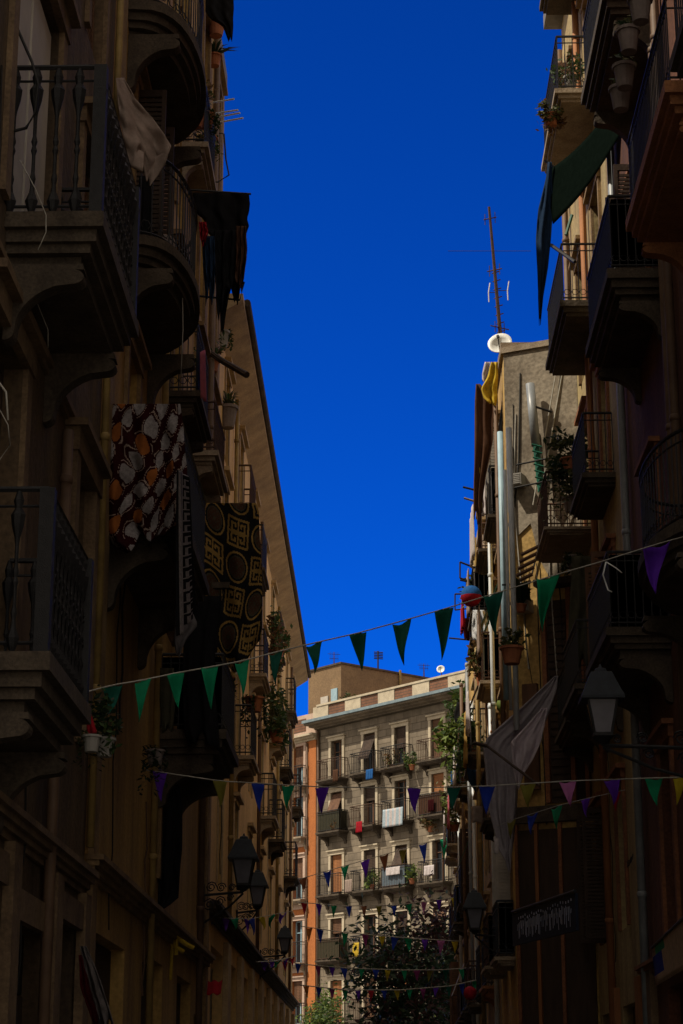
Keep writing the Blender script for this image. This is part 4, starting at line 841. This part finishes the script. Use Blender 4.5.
def plant(label, p, pot='terracotta', r=.14, h=.24, leaf=('leaf_mid', 'leaf_dark'), rad=(.25, .25, .3), n=160, size=.05, style='bushy', name='potted_plant', seed=1, group=None, cat='potted plant', lift=.55):
    rr = random.Random(seed); p = Vector(p); T = thing(name, p, label, cat, group)
    b = MB(); b.lathe(p, [(r * .68, 0), (r * .95, h * .86), (r * 1.1, h * .86), (r * 1.1, h), (r * .9, h), (r * .85, h * .85)], 14); b.build('pot', M[pot], T, smooth=False)
    f = MB(); top = p + Vector((0, 0, h * .9))
    if style == 'bushy':
        leaves(f, top + Vector((0, 0, rad[2] * lift)), rad, int(n * 1.9), size * 1.1, 10, seed)
        st = MB()
        for k in range(5): st.tube([top, top + Vector((rr.uniform(-1, 1) * rad[0] * .5, rr.uniform(-1, 1) * rad[1] * .5, rad[2] * (lift + .2)))], .008, 4)
        st.build('stem', M['bark'], T)
    elif style == 'spiky':
        for k in range(n):
            q = rr.uniform(0, 6.28); e = Vector((math.cos(q) * rad[0] * rr.uniform(.3, 1), math.sin(q) * rad[1] * rr.uniform(.3, 1), rad[2] * rr.uniform(.1, 1))); sd_ = Vector((-math.sin(q), math.cos(q), 0)) * size
            m_ = top + e * .55 + Vector((0, 0, rad[2] * .25)); f.add([top - sd_ * .5, top + sd_ * .5, m_ + sd_, m_ - sd_], [(0, 1, 2, 3)], k % 2); f.add([m_ - sd_, m_ + sd_, top + e], [(0, 1, 2)], k % 2)
    elif style == 'trail':
        for k in range(14):
            q = rr.uniform(0, 6.28); o = Vector((math.cos(q) * r, math.sin(q) * r, 0)); L = rr.uniform(.4, 1) * rad[2]; m = int(n / 14)
            for j in range(m):
                c = top + o * (1 + .4 * j / m) + Vector((rr.gauss(0, .02), rr.gauss(0, .02), .05 - L * j / m)); a = Vector((rr.gauss(0, 1), rr.gauss(0, 1), -.5)).normalized(); e = a.cross(Vector((0, 0, 1))).normalized(); s = size * rr.uniform(.6, 1.2)
                f.add([c - a * s, c - e * s * .5, c + a * s, c + e * s * .5], [(0, 1, 2, 3)], k % 2)
    f.build('foliage', [M[leaf[0]], M[leaf[1]]], T); return T
def tree(label, base, h, rad, n, size, leaf, seed, name='tree', clumps=40):
    rr = random.Random(seed); base = Vector(base); T = thing(name, base, label, 'tree')
    b = MB(); top = base + Vector((0, 0, h - rad[2])); b.tube([base, base.lerp(top, .5) + Vector((.08, .05, 0)), top], .16, 9, r1=.08)
    for k in range(9):
        d = Vector((rr.uniform(-1, 1) * rad[0] * .75, rr.uniform(-1, 1) * rad[1] * .75, rr.uniform(-.2, .75) * rad[2])); s = base.lerp(top, rr.uniform(.65, 1)); b.tube([s, s + d * .5 + Vector((0, 0, .15)), top + d], .06, 6, r1=.012)
    b.build('trunk', M['bark'], T, True)
    f = MB(); leaves(f, top, rad, n, size, clumps, seed, mis=tuple(range(len(leaf)))); f.build('crown', [M[x] for x in leaf], T); return T
q = at(400, 985, y=66.5)
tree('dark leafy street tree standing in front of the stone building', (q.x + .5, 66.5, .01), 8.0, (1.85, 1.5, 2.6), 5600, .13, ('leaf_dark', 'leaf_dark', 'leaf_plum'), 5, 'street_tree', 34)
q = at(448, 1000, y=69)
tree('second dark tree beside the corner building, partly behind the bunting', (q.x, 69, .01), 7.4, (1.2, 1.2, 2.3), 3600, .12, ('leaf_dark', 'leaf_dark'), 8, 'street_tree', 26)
q = at(318, 1015, y=78)
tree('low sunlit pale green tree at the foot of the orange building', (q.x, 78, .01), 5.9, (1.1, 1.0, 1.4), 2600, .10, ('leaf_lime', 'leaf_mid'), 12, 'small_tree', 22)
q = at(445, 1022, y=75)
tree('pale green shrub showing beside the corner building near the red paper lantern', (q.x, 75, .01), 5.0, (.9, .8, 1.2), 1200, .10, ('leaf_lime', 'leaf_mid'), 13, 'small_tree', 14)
# big green plant on the corner building, on a bracket pole
q = at(466, 752, y=53); 
P = plant('big bushy sunlit green plant on the corner building', q, 'terracotta', .3, .4, ('leaf_lime', 'leaf_mid'), (.62, .5, .85), 900, .10, 'bushy', seed=3, lift=.35)
pg = 'pots hung on the outside of the balcony rail'
for k, (u, v, m_) in enumerate(((641, 22, 'pot_grey'), (629, 52, 'pot_grey'), (625, 88, 'pot_grey'), (621, 110, 'pot_grey'))):
    p = at(u, v, x=2.80); lb = ('grey clay pot hung highest on the rail, near the terracotta balcony slab', 'grey clay pot with leaves spilling out, between two bare pots on the rail', 'grey clay pot, lower middle one in the row on the rail', 'grey clay pot hung lowest, last in the row on the rail')[k]
    plant(lb, p, m_, .125, .28, ('leaf_dark', 'leaf_olive'), (.13, .13, .12), 40 if k == 1 else 14, .04, 'bushy', seed=20 + k, group=pg)
def pl(u, v, x=None, y=None): return at(u, v, x=x, y=y)
plant('red flower pot hung high against the sky beside the dark cloth', pl(216, 36, y=30), 'terracotta', .16, .26, ('leaf_dark', 'leaf_olive'), (.2, .2, .2), 90, .05, 'bushy', seed=4)
plant('spiky agave pot on the wall edge against the sky', pl(214, 66, y=30.5), 'terracotta', .13, .2, ('leaf_dark', 'leaf_dark'), (.55, .5, .28), 26, .025, 'spiky', seed=5)
for k in range(3):
    plant(('trailing green plant with red flowers on the small high balcony', 'dense trailing plant hanging outside the small high balcony', 'bushy plant at the far end of the small high balcony')[k], pl((196, 206, 209)[k], (128, 128, 150)[k], y=(26.8, 27.3, 29)[k]), 'terracotta', .13, .22, (('leaf_olive', 'leaf_dry'), ('leaf_mid', 'leaf_dark'), ('leaf_mid', 'leaf_olive'))[k], (.22, .3, .55), 240, .045, ('bushy', 'trail', 'trail')[k], seed=30 + k)
plant('white box planter with a trailing plant under the eave', pl(222, 348, y=33.6), 'pot_white', .13, .32, ('leaf_mid', 'leaf_dark'), (.25, .25, .4), 130, .05, 'trail', seed=41)
plant('spiky plant in a grey pot under the eave of the cream building', pl(228, 428, y=34.6), 'pot_grey', .17, .42, ('leaf_mid', 'leaf_olive'), (.28, .28, .4), 60, .02, 'spiky', seed=42)
plant('leafy pot on the balconet above the fret rug', pl(184, 382, y=28.9), 'pot_grey', .12, .2, ('leaf_mid', 'leaf_dark'), (.2, .25, .3), 120, .045, 'bushy', seed=43)
plant('orange flowering pot beside the slanting pole under the eave', pl(212, 372, y=31), 'terracotta', .12, .2, ('leaf_dry', 'leaf_mid'), (.18, .18, .3), 120, .045, 'bushy', seed=44)
plant('bushy plant with red flowers on the highest cream balcony past the rug', pl(276, 662, x=-2.55), 'terracotta', .2, .3, ('leaf_mid', 'leaf_dry'), (.3, .7, .65), 420, .07, 'bushy', seed=45)
plant('thick green plant on the cream balcony above the lanterns', pl(277, 742, x=-2.55), 'terracotta', .2, .3, ('leaf_olive', 'leaf_mid'), (.36, .8, .7), 520, .07, 'bushy', seed=46)
plant('long trailing creeper on the nearer cream balcony', pl(254, 712, x=-2.55), 'terracotta', .2, .3, ('leaf_mid', 'leaf_dark'), (.3, .6, 1.0), 420, .06, 'trail', seed=47)
plant('dark green creeper below the fret rug on the wall', pl(226, 690, y=31.5), 'terracotta', .14, .2, ('leaf_dark', 'leaf_olive'), (.25, .3, 1.0), 320, .05, 'trail', seed=48)
plant('dry flower ball hung outside the highest pale yellow balcony', pl(551, 126, y=30.2), 'terracotta', .14, .2, ('leaf_dry', 'leaf_olive'), (.26, .26, .26), 260, .045, 'bushy', seed=49, lift=.1)
plant('potted plant standing on the highest pale yellow balcony', pl(571, 88, y=30.2), 'pot_white', .12, .2, ('leaf_olive', 'leaf_mid'), (.28, .28, .28), 180, .045, 'bushy', seed=50)
plant('dark bushy plant on the white edged balcony slab', pl(572, 512, y=32.8), 'pot_grey', .16, .26, ('leaf_dark', 'leaf_olive'), (.4, .4, .45), 300, .06, 'bushy', seed=51)
plant('dark plant in a hanging basket above the white edged slab', pl(570, 470, y=32.6), 'terracotta', .16, .2, ('leaf_dark', 'leaf_olive'), (.55, .4, .3), 300, .06, 'bushy', seed=52)
plant('dark trailing plant hung under the white edged slab', pl(573, 568, y=32.6), 'pot_grey', .15, .2, ('leaf_olive', 'leaf_dark'), (.3, .3, .5), 220, .06, 'trail', seed=53)
plant('white bucket with a leafy plant hung under the lower iron balcony', pl(104, 757, y=15.6), 'pot_white', .085, .15, ('leaf_dark', 'leaf_mid'), (.12, .14, .22), 130, .035, 'bushy', seed=54)
plant('white bucket with a trailing plant by the red cloth', pl(91, 752, y=15.4), 'pot_white', .075, .13, ('leaf_dark', 'leaf_olive'), (.16, .16, .35), 130, .03, 'trail', seed=55)
plant('dark hanging plant under the rug covered balconies', pl(155, 765, y=21), 'pot_grey', .10, .16, ('leaf_dark', 'leaf_dark'), (.2, .2, .6), 200, .04, 'trail', seed=56)
plant('terracotta pot on the yellow building beside the silver bag', pl(512, 664, x=2.0), 'terracotta', .17, .26, ('leaf_mid', 'leaf_olive'), (.18, .2, .2), 90, .05, 'bushy', seed=57)
plant('large dark leaf plant fixed to the cement end wall corner', pl(521, 612, y=34.6), 'terracotta', .1, .14, ('leaf_dark', 'leaf_dark'), (.32, .25, .55), 14, .09, 'spiky', seed=58)
FI = Fr((FF.p(0, 0, .4).x, FF.p(0, 0, .4).y), FF.s[:2], FF.n[:2])
for k, (u, v, x) in enumerate(((391, 770, 0), (412, 770, 0), (430, 832, 0), (372, 890, 0), (335, 832, 0), (412, 884, 0))):
    s, t = FI.hit(u, v); p = FI.p(s, t, 0)
    plant(('pot of dry plants on the top row of the stone building', 'green plant on the top row of the stone building', 'plant by the striped towel of the stone building', 'small plant on the third row of the stone building', 'plant beside the grey sheet of the stone building', 'plant under the purple pennant on the stone building third row')[k], p, 'terracotta', .15, .25, (('leaf_dry', 'leaf_olive'), ('leaf_lime', 'leaf_mid'))[k % 2], (.35, .25, .45), 160, .07, 'bushy', seed=60 + k)
s, t = FF.hit(330, 690); 
for k in range(3):
    p = FF.p(s - .6 + k * .75, 20.45, -1.2); plant(('dark shrub in a tub on the roof terrace beside the rooftop block', 'dark round shrub in the middle of the roof terrace', 'dark shrub on the roof terrace against the rooftop block')[k], p, 'terracotta', .25, .4, ('leaf_dark', 'leaf_olive'), (.45, .4, .65), 260, .09, 'bushy', seed=70 + k, name='roof_shrub')

for k, (x_, y_, z_, lf, rd, lb) in enumerate(((2.1, 42.6, 12.0, ('leaf_mid', 'leaf_olive'), (.3, .5, .45), 'leafy pot on the top balcony of the narrow beige building'), (2.1, 45.0, 9.3, ('leaf_lime', 'leaf_mid'), (.3, .5, .5), 'pale green pot plant on the middle balcony of the narrow beige building'),
        (2.1, 47.5, 9.5, ('leaf_mid', 'leaf_dark'), (.32, .6, .6), 'dark green pot plant on the top balcony of the yellow building'), (2.1, 50.9, 9.5, ('leaf_lime', 'leaf_mid'), (.32, .6, .7), 'bright green pot plant farther along the yellow building'),
        (2.1, 56.3, 9.1, ('leaf_lime', 'leaf_olive'), (.35, .7, .8), 'tall pale green plant on the top balcony of the corner building'), (2.1, 39.6, 9.8, ('leaf_olive', 'leaf_dry'), (.3, .5, .4), 'dry brownish pot plant on the cement walled building'))):
    plant(lb, (x_, y_, z_), 'terracotta', .16, .24, lf, rd, 240, .07, 'bushy', seed=90 + k)
# ------------------------------------------------------------ roof gear and small things
def antenna(label, base, h, r, bars, m='iron_rust', name='antenna_mast', lean=0):
    T = thing(name, base, label, 'antenna'); b = MB(); tp = Vector(base) + Vector((lean, 0, h)); b.tube([base, tp], r, 7, r1=r * .6); b.build('pole', M[m], T)
    for f, L, mm, d in bars:
        g = MB(); c = Vector(base).lerp(tp, f); d = Vector(d).normalized(); g.tube([c - d * L, c + d * L], .013, 5)
        k = int(L / .12)
        for i in range(-k, k + 1): g.tube([c + d * i * .11 + Vector((0, 0, -.12)), c + d * i * .11 + Vector((0, 0, .12))], .008, 4)
        g.build('aerial', M[mm], T)
    return T
p = at(503, 338, y=37.2); p = Vector((p.x, p.y, 15.57)); tp = at(489, 207, y=37.2)
T = antenna('tall rusty antenna mast with white aerials over the cement end wall', p, tp.z - p.z, .045, [(.93, .14, 'iron_rust', (1, .2, .3)), (.62, .16, 'iron_rust', (1, -.5, 0)), (.28, .22, 'iron_rust', (1, .6, 0))], lean=tp.x - p.x)
for u0, v0, v1 in ((490, 283, 302), (509, 281, 300)):
    b = MB(); a, c = at(u0, v0, y=37.2), at(u0 - 1, v1, y=37.2); b.tube([a, a.lerp(c, .5) + Vector((-.02, 0, 0)), c], .013, 6); mm_ = a.lerp(c, .5); f_ = (mm_.z - p.z) / (tp.z - p.z); b.build('white_aerial', M['white'], T); b = MB(); b.tube([mm_, Vector(p).lerp(tp, f_)], .008, 4); b.build('aerial_arm', M['iron'], T)
b = MB(); b.tube([at(448, 251, y=37.2), at(531, 251, y=37.2)], .006, 4); b.build('cross_wire', M['iron'], T)
b = MB()
for k in range(12):
    f = .05 + k * .05; c = Vector(p).lerp(tp, f); b.tube([c + Vector((-.06, 0, 0)), c + Vector((.1, .02, .06))], .012, 4)
b.build('rung', M['iron_rust'], T)
def dish(label, c, r, aim):
    T = thing('satellite_dish', c, label, 'satellite dish'); aim = Vector(aim).normalized(); b = MB()
    b.lathe(Vector(c) - aim * .02, [(r * .02, 0), (r * .35, .02 * r / .3), (r * .7, .09 * r / .3), (r, .17 * r / .3), (r * 1.01, .19 * r / .3), (r * .7, .115 * r / .3), (r * .35, .045 * r / .3), (.001, .025)], 22, axis=aim); b.build('bowl', M['white'], T, True)
    g = MB(); g.tube([Vector(c) + Vector((0, 0, -r * .9)) + aim * .1, Vector(c) + aim * r * 1.3], .012, 5); g.tube([Vector(c) + aim * r * 1.2, Vector(c) + aim * r * 1.45], .03, 6); g.build('feed_arm', M['iron'], T)
    k = MB(); k.tube([Vector(c) - aim * .02, Vector(c) - aim * .12, Vector(c) - aim * .12 - Vector((0, 0, r * 2.2))], .025, 6); k.build('mount', M['iron_rust'], T); return T
dish('white satellite dish at the foot of the tall antenna mast', at(501, 347, y=35.9), .235, (-.25, -1, .35))
s, t = F15.hit(441, 670); dish('small white satellite dish on the stone building parapet', F15.p(s, t, 0), .2, (-.2, -1, .3))
for k, (u, v0, v1) in enumerate(((334, 652, 674), (424, 664, 678))):
    yb = c0.y + 5; a, bt = at(u, v0, y=yb), at(u, v1, y=yb)
    antenna(('thin television aerial above the rooftop block', 'small aerial on the far end of the rooftop block')[k], bt, a.z - bt.z, .04, [(.9, .35, 'iron', (1, .3, 0)), (.7, .25, 'iron', (1, .3, 0))])
yb = c0.y - 1
T = thing('rooftop_aerial', at(378, 672, y=yb + 4), 'small grid aerial standing on the rooftop block', 'antenna'); b = MB(); b.tube([at(378, 678, y=yb + 4), at(378, 651, y=yb + 4)], .05, 6); b.build('pole', M['iron'], T); b = MB()
for k in range(5): b.tube([at(374, 652 + k * 1.6, y=yb + 4), at(383, 652.5 + k * 1.6, y=yb + 4)], .03, 4)
b.build('aerial', M['iron'], T)
# clothes rods against the sky
T = thing('drying_rack', at(212, 112, y=29.5), 'drying rack of pale rods sticking out into the sky', 'drying rack')
for (u0, v0, u1, v1) in ((213, 102.5, 234, 99), (213, 114, 238, 110), (213, 118, 240, 113), (216, 123, 243, 118)):
    b = MB(); b.tube([at(u0, v0, y=29.5), at(u1, v1, y=29.2)], .016, 5); b.build('rod', M['white'], T)
b = MB(); b.tube([at(219, 133, y=29.8), at(224, 134, y=29.8), at(226, 160, y=29.8), at(229, 175, y=29.8), at(218, 182, y=29.8), at(214, 182, y=29.8)], .014, 5); tag(b.build('bent_wire', M['iron']), 'bent black wire bracket standing out against the sky', 'wire')
hang('dark_cloth', 'dark cloth flapping high against the sky at the roof edge', 'cloth', 29.0, [(-8, 202, 233), (8, 204, 234), (18, 210, 233), (24, 222, 233), (39, 229, 232)], 'c_black', .06, 2, 14, 14)
b = MB(); b.tube([at(206, 350, y=30.2), at(224, 362, y=30.2), at(247, 375, y=29.8)], .045, 8, r1=.055); tag(b.build('clothes_pole', M['wood_dark']), 'thick dark pole slanting out under the cream eave', 'pole')
# hoses, wires
b = MB(); b.tube([at(5, -10, y=14), at(18, 30, y=13.9), at(32, 62, y=13.85), at(38, 84, y=13.85), at(36, 112, y=13.85), at(26, 128, y=13.85), at(14, 131, y=13.85), at(-4, 127, y=13.9)], .013, 6); tag(b.build('hose', M['cable'], None, True), 'black hose looping over the near balcony with iron balusters', 'hose')
b = MB(); b.tube([at(20, 160, y=13.8), at(36, 190, y=13.8), at(46, 215, y=13.8), at(46, 232, y=13.8), at(38, 250, y=13.8)], .004, 4); tag(b.build('white_wire', M['cord'], None, True), 'thin white wire dangling from the near iron balcony', 'wire')
b = MB(); b.tube([at(22, 280, y=14.8), at(38, 305, y=14.8), at(48, 330, y=14.9), at(48, 348, y=15)], .004, 4); tag(b.build('white_wire', M['cord'], None, True), 'thin white wire below the near balcony slab', 'wire')
b = MB(); b.tube([at(182, 258, y=21.5), at(183, 330, y=21.5), at(181, 376, y=21.6)], .006, 4); tag(b.build('clothes_line', M['cord'], None, True), 'pale vertical line hanging from the rounded balcony', 'line')
b = MB(); b.tube([at(-3, 405, y=13), at(8, 425, y=13), at(10, 445, y=13), at(-2, 462, y=13)], .004, 4); b.tube([at(-3, 380, y=13.02), at(6, 392, y=13.02), at(8, 420, y=13.02)], .008, 5); tag(b.build('coiled_cable', M['cord'], None, True), 'pale coiled cable at the wall above the lower iron balcony', 'cable')
b = MB(); b.tube([at(606, 562, y=20), at(603, 575, y=20), at(608, 590, y=20), at(612, 592, y=20)], .008, 5); b.tube([at(606, 562, y=20), at(616, 568, y=20), at(622, 573, y=20)], .007, 5); tag(b.build('white_ribbon', M['white'], None, True), 'white ribbon knotted on the highest bunting near the purple pennant', 'ribbon')
hang('small_red_flag', 'small red flag drooping over the white buckets', 'flag', 15.5, [(712, 87, 90), (722, 87, 94), (733, 87, 97), (738, 90, 97)], 'c_red', .02, 1, 8, 8)
# ball bag, plastic bags, washing on the far right
def ball(name, label, cat, c, r, mats, split=None, squash=1):
    b = MB(); n, m_ = 18, 12
    b.grid(lambda a, c_: Vector(c) + Vector((math.cos(a * 6.2832) * math.sin(c_ * 3.1416) * r, math.sin(a * 6.2832) * math.sin(c_ * 3.1416) * r, math.cos(c_ * 3.1416) * r * squash)) * (1 + .04 * math.sin(9 * a * 6.28 + 5 * c_)), n, m_, split)
    return tag(b.build(name, [M[x] for x in mats], None, True), label, cat)
ball('beach_ball', 'blue and red beach ball caught outside a window above the silver bag', 'ball', at(471, 596, x=1.75), .20, ['c_blue', 'c_red'], lambda a, c_: 0 if c_ < .52 else 1)
ball('paper_lantern', 'round bright red paper lantern hanging near the dark trees', 'paper lantern', at(470, 993, y=44), .14, ['p_red'])
ball('green_ball', 'pale green ball shaped lamp on the blue pipe of the yellow building', 'ball lamp', at(505, 705, y=38), .17, ['leaf_lime'])
M['silver'] = mat('silver_plastic', (.62, .64, .66), (.35, .37, .40), 14, .35, .8, spec=.8)
hang('silver_bag', 'crumpled silver plastic bag hung below the beach ball', 'plastic bag', 40.5, [(610, 473, 484), (622, 472, 488), (636, 472, 489), (644, 476, 487), (647, 480, 484)], 'silver', .12, 2, 20, 20)
hang('white_bag', 'white cloth bag hanging from the upper clothes poles', 'bag', 37.8, [(468, 484, 488), (480, 482, 491), (498, 480, 493), (508, 479, 494), (514, 482, 492)], 'c_white', .09, 1.5, 14, 16)
hang('yellow_cloth', 'bright yellow cloth draped at the roof corner under the dish', 'cloth', 36.0, [(362, 491, 498), (376, 488, 498), (388, 481, 497), (398, 484, 498), (404, 490, 497)], 'c_yellow', .06, 1.5, 14, 14)
hang('white_shirt', 'white cloth pinned at the roof edge beside the yellow one', 'cloth', 36.3, [(362, 485, 490), (374, 482, 489), (382, 483, 488)], 'c_white', .04, 1, 8, 8)
hang('brown_blind', 'large dark brown blind hanging over the outermost far balcony', 'blind', 36.4, [(384, 476, 480), (400, 475, 494), (440, 474.5, 493), (480, 474, 486), (520, 474, 482)], 'c_brown', .05, 2, 14, 24)
hang('dark_green_shade', 'dark strip shade hanging beside the brown blind', 'shade', 36.2, [(392, 503, 508), (430, 498, 505), (470, 494, 501), (490, 493, 498)], 'c_black', .02, 1, 8, 14)
wg = 'washing over the balcony rails of the far right buildings'
for k, (y0, y1, zt_, h_, m_, lb) in enumerate((
    (36.4, 37.5, 13.4, .8, 'c_yellow', 'mustard towel over the top rail of the cement walled building'), (38.8, 40.0, 13.4, 1.1, 'c_white', 'white sheet over the second top rail of the cement walled building'),
    (36.5, 37.2, 10.7, .9, 'c_beige', 'beige towel over the middle rail of the cement walled building'), (41.6, 42.3, 12.8, 1.0, 'c_beige', 'beige towel high on the narrow beige building'),
    (44.0, 45.2, 12.8, .7, 'c_red', 'red towel high on the narrow beige building'), (42.0, 42.8, 10.2, .9, 'c_white', 'white towel on the middle floor of the narrow beige building'),
    (44.3, 45.3, 10.2, 1.2, 'c_ochre', 'ochre sheet on the middle floor of the narrow beige building'), (47.2, 48.3, 10.4, .8, 'c_brown', 'brown towel on the top floor of the yellow building'),
    (50.0, 51.1, 10.4, 1.0, 'c_white', 'white sheet on the top floor of the yellow building'), (52.5, 53.5, 10.4, .8, 'c_blue', 'blue towel on the top floor of the yellow building'),
    (55.4, 56.4, 10.0, .9, 'c_pink', 'pink towel on the top floor of the corner building'), (58.4, 59.5, 10.0, 1.0, 'c_white', 'white sheet on the top floor of the corner building'))):
    x_ = PW - .46 - .02 * (k % 3)
    drape('hung_towel', lb, 'towel', (x_, y0, zt_), (x_, y1, zt_ - .03), (x_, y0 + .03, zt_ - h_), (x_, y1 - .02, zt_ - h_ + .04), m_, Vector((1, 0, 0)), .035, 3, 14, 8, group=wg)
for k, (y_, m_, z0_, z1_) in enumerate(((36.1, 'pipe_brown', 6, 15), (38.2, 'pipe_white', 5, 14.9), (43.4, 'pipe_yellow', 3, 14), (45.9, 'pipe_brown', 4, 14.2), (49.3, 'pipe_grey', 3, 12.4), (51.8, 'pipe_brown', 3, 12.4), (57.5, 'pipe_white', 3, 11.2))):
    drainpipe((B6, B6, B7, B7, B8, B8, B9)[k], PF, y_, z0_, z1_, m_, .13 + .05 * (k % 3), .045)
cp = 'iron clothes racks on the far right walls'
for k, (u0, v0, u1, v1, y) in enumerate(((463, 487, 503, 497, 38), (464, 498, 497, 508, 38), (460, 562, 496, 576, 42), (460, 580, 500, 588, 42), (455, 594, 472, 594, 47), (449, 638, 470, 640, 49), (530, 405, 552, 412, 34.8), (452, 727, 470, 722, 52))):
    b = MB(); a, c = at(u0, v0, y=y), at(u1, v1, y=y); b.tube([a, c], .022, 6)
    if k in (2, 4): b.tube([a, at(u0, v0 + 16, y=y)], .02, 6); b.tube([at(u0, v0 + 16, y=y), at(u1, v1 + 14, y=y)], .02, 6)
    o = b.build('clothes_rack', M['iron'] if k != 1 else M['slab_light']); tag(o, ('dark clothes rack just above the white bag', 'pale pole under the white bag', 'square iron rack above the beach ball', 'lower iron rod just above the beach ball', 'square iron rack round the beach ball', 'thin iron rod beside the silver bag', 'iron rod by the vent pipe of the end wall', 'thin pole holding the black shirt before the green plant')[k], 'clothes rack', cp)
hang('red_cloth', 'red cloth on the corner building below the silver bag', 'cloth', 47, [(618, 464, 470), (630, 463, 471), (640, 465, 470)], 'c_maroon', .05, 1, 8, 8)
hang('orange_crate_cloth', 'orange red cloth hung below the ball lamp', 'cloth', 41, [(712, 490, 500), (722, 489, 501), (733, 490, 499)], 'p_orange', .05, 1.5, 10, 8)
hang('brown_cloth', 'long dark brown cloth hung from the yellow building', 'cloth', 43, [(664, 484, 497), (690, 484, 499), (720, 486, 499), (736, 490, 497)], 'c_brown', .08, 2, 12, 16)
hang('dark_long_cloth', 'dark grey blanket hung beneath the white edged slab', 'blanket', 31.5, [(556, 572, 594), (600, 570, 595), (640, 568, 594), (665, 572, 588)], 'c_olivegrey', .05, 2, 14, 20)
b = MB(); a, c = at(512, 612, x=2.05), at(530, 555, y=34.6)
for k in range(8): q1 = at(510 + k * 1.6, 604 - k * 7, y=34.7); b.tube([q1, q1 + Vector((.32, .0, .16))], .035, 5)
tag(b.build('sloping_shutter', M['wood']), 'brown slatted shutter leaning out from the end wall corner', 'shutter')
# hanging banner with illegible white marks
T = thing('hanging_banner', at(542, 900, y=30), 'dark blue shop banner with rows of white strokes, hung across the dark wall', 'banner')
A, Bq = at(512, 914, y=33.5), at(575, 893, y=28.6); dn = Vector((0, 0, -.52))
nrm = (Bq - A).cross(dn).normalized(); nrm = nrm if nrm.y < 0 else -nrm
M['banner'] = mat('dark_blue_banner', (.012, .022, .055), (.008, .014, .035), 8, .8); M['banner_mark'] = mat('pale_blue_mark', (.82, .86, .95), (.35, .5, .85), 18, .8)
b = MB(); b.prism([A, Bq, Bq + dn, A + dn], [A - nrm * .04, Bq - nrm * .04, Bq + dn - nrm * .04, A + dn - nrm * .04]); b.build('panel', M['banner'], T)
b = MB(); rr = random.Random(2); dirb = (Bq - A)
for k in range(46):
    f = .10 + .86 * k / 46; h0 = rr.uniform(.12, .2); h1 = rr.uniform(.34, .46) if k % 3 else rr.uniform(.24, .3); sl_ = rr.uniform(-.03, .03); wd = rr.uniform(.022, .05)
    p0 = A + dirb * f + dn * (h0 / .52) + nrm * .006; p1 = A + dirb * (f + sl_ * .2) + dn * (h1 / .52) + nrm * .006; e = dirb.normalized() * wd; b.quad(p0, p0 + e, p1 + e, p1)
    if k % 2: p = A + dirb * f + dn * (rr.uniform(.05, .11) / .52) + nrm * .006; b.quad(p, p + e * 1.6, p + e * 1.6 + dn * .07, p + dn * .07)
b.build('lettering', M['banner_mark'], T)
b = MB(); b.tube([A + Vector((0, 0, .03)), Bq + Vector((0, 0, .03))], .025, 6); b.build('rail', M['iron_blue'], T)
# small shop awning low on the near right wall
T = thing('shop_awning', Vector((RW, 21, 3.4)), 'faded orange shop awning with coloured patches, low on the dark wall', 'awning')
a, c, d, e = at(652, 948, y=23.2), at(690, 912, y=20.2), at(700, 960, y=20.0), at(656, 986, y=23.0)
b = MB(); b.grid(lambda x, y: a.lerp(c, x).lerp(e.lerp(d, x), y), 12, 8, lambda x, y: 1 if (.03 < x < .28 and .3 < y < .75) else 2 if (.1 < x < .3 and y < .25) or (x > .8 and y < .5) else 0); solid(b.build('canvas', [M['c_canvas'], M['p_blue'], M['p_green']], T, True))
b = MB(); b.tube([a, c], .02, 6); b.tube([a, Vector((RW, a.y + .1, a.z + .3))], .018, 6); b.build('arm', M['iron'], T)
# yellow sign frame low on the left, red box
T = thing('yellow_bracket', at(172, 950, y=27.5), 'small yellow metal sign bracket by the shop doors', 'bracket'); b = MB()
for (u0, v0, u1, v1) in ((172, 934, 186, 944), (172, 938, 170, 980), (186, 944, 194, 948), (176, 936, 176, 955), (173, 945, 184, 952)): b.tube([at(u0, v0, y=27.5), at(u1, v1, y=27.5)], .03, 5)
b.build('frame', M['c_yellow'], T)
b = MB(); q = at(209, 990, y=33.0)
b.grid(lambda x, y: q + Vector(((x - .5) * .42, -.25 * y, .14 - .22 * y + .02 * math.sin(x * 20))), 14, 6); tag(solid(b.build('red_canopy', M['c_red'], None, True)), 'small red canopy over a door at the near end of the cream building', 'canopy')
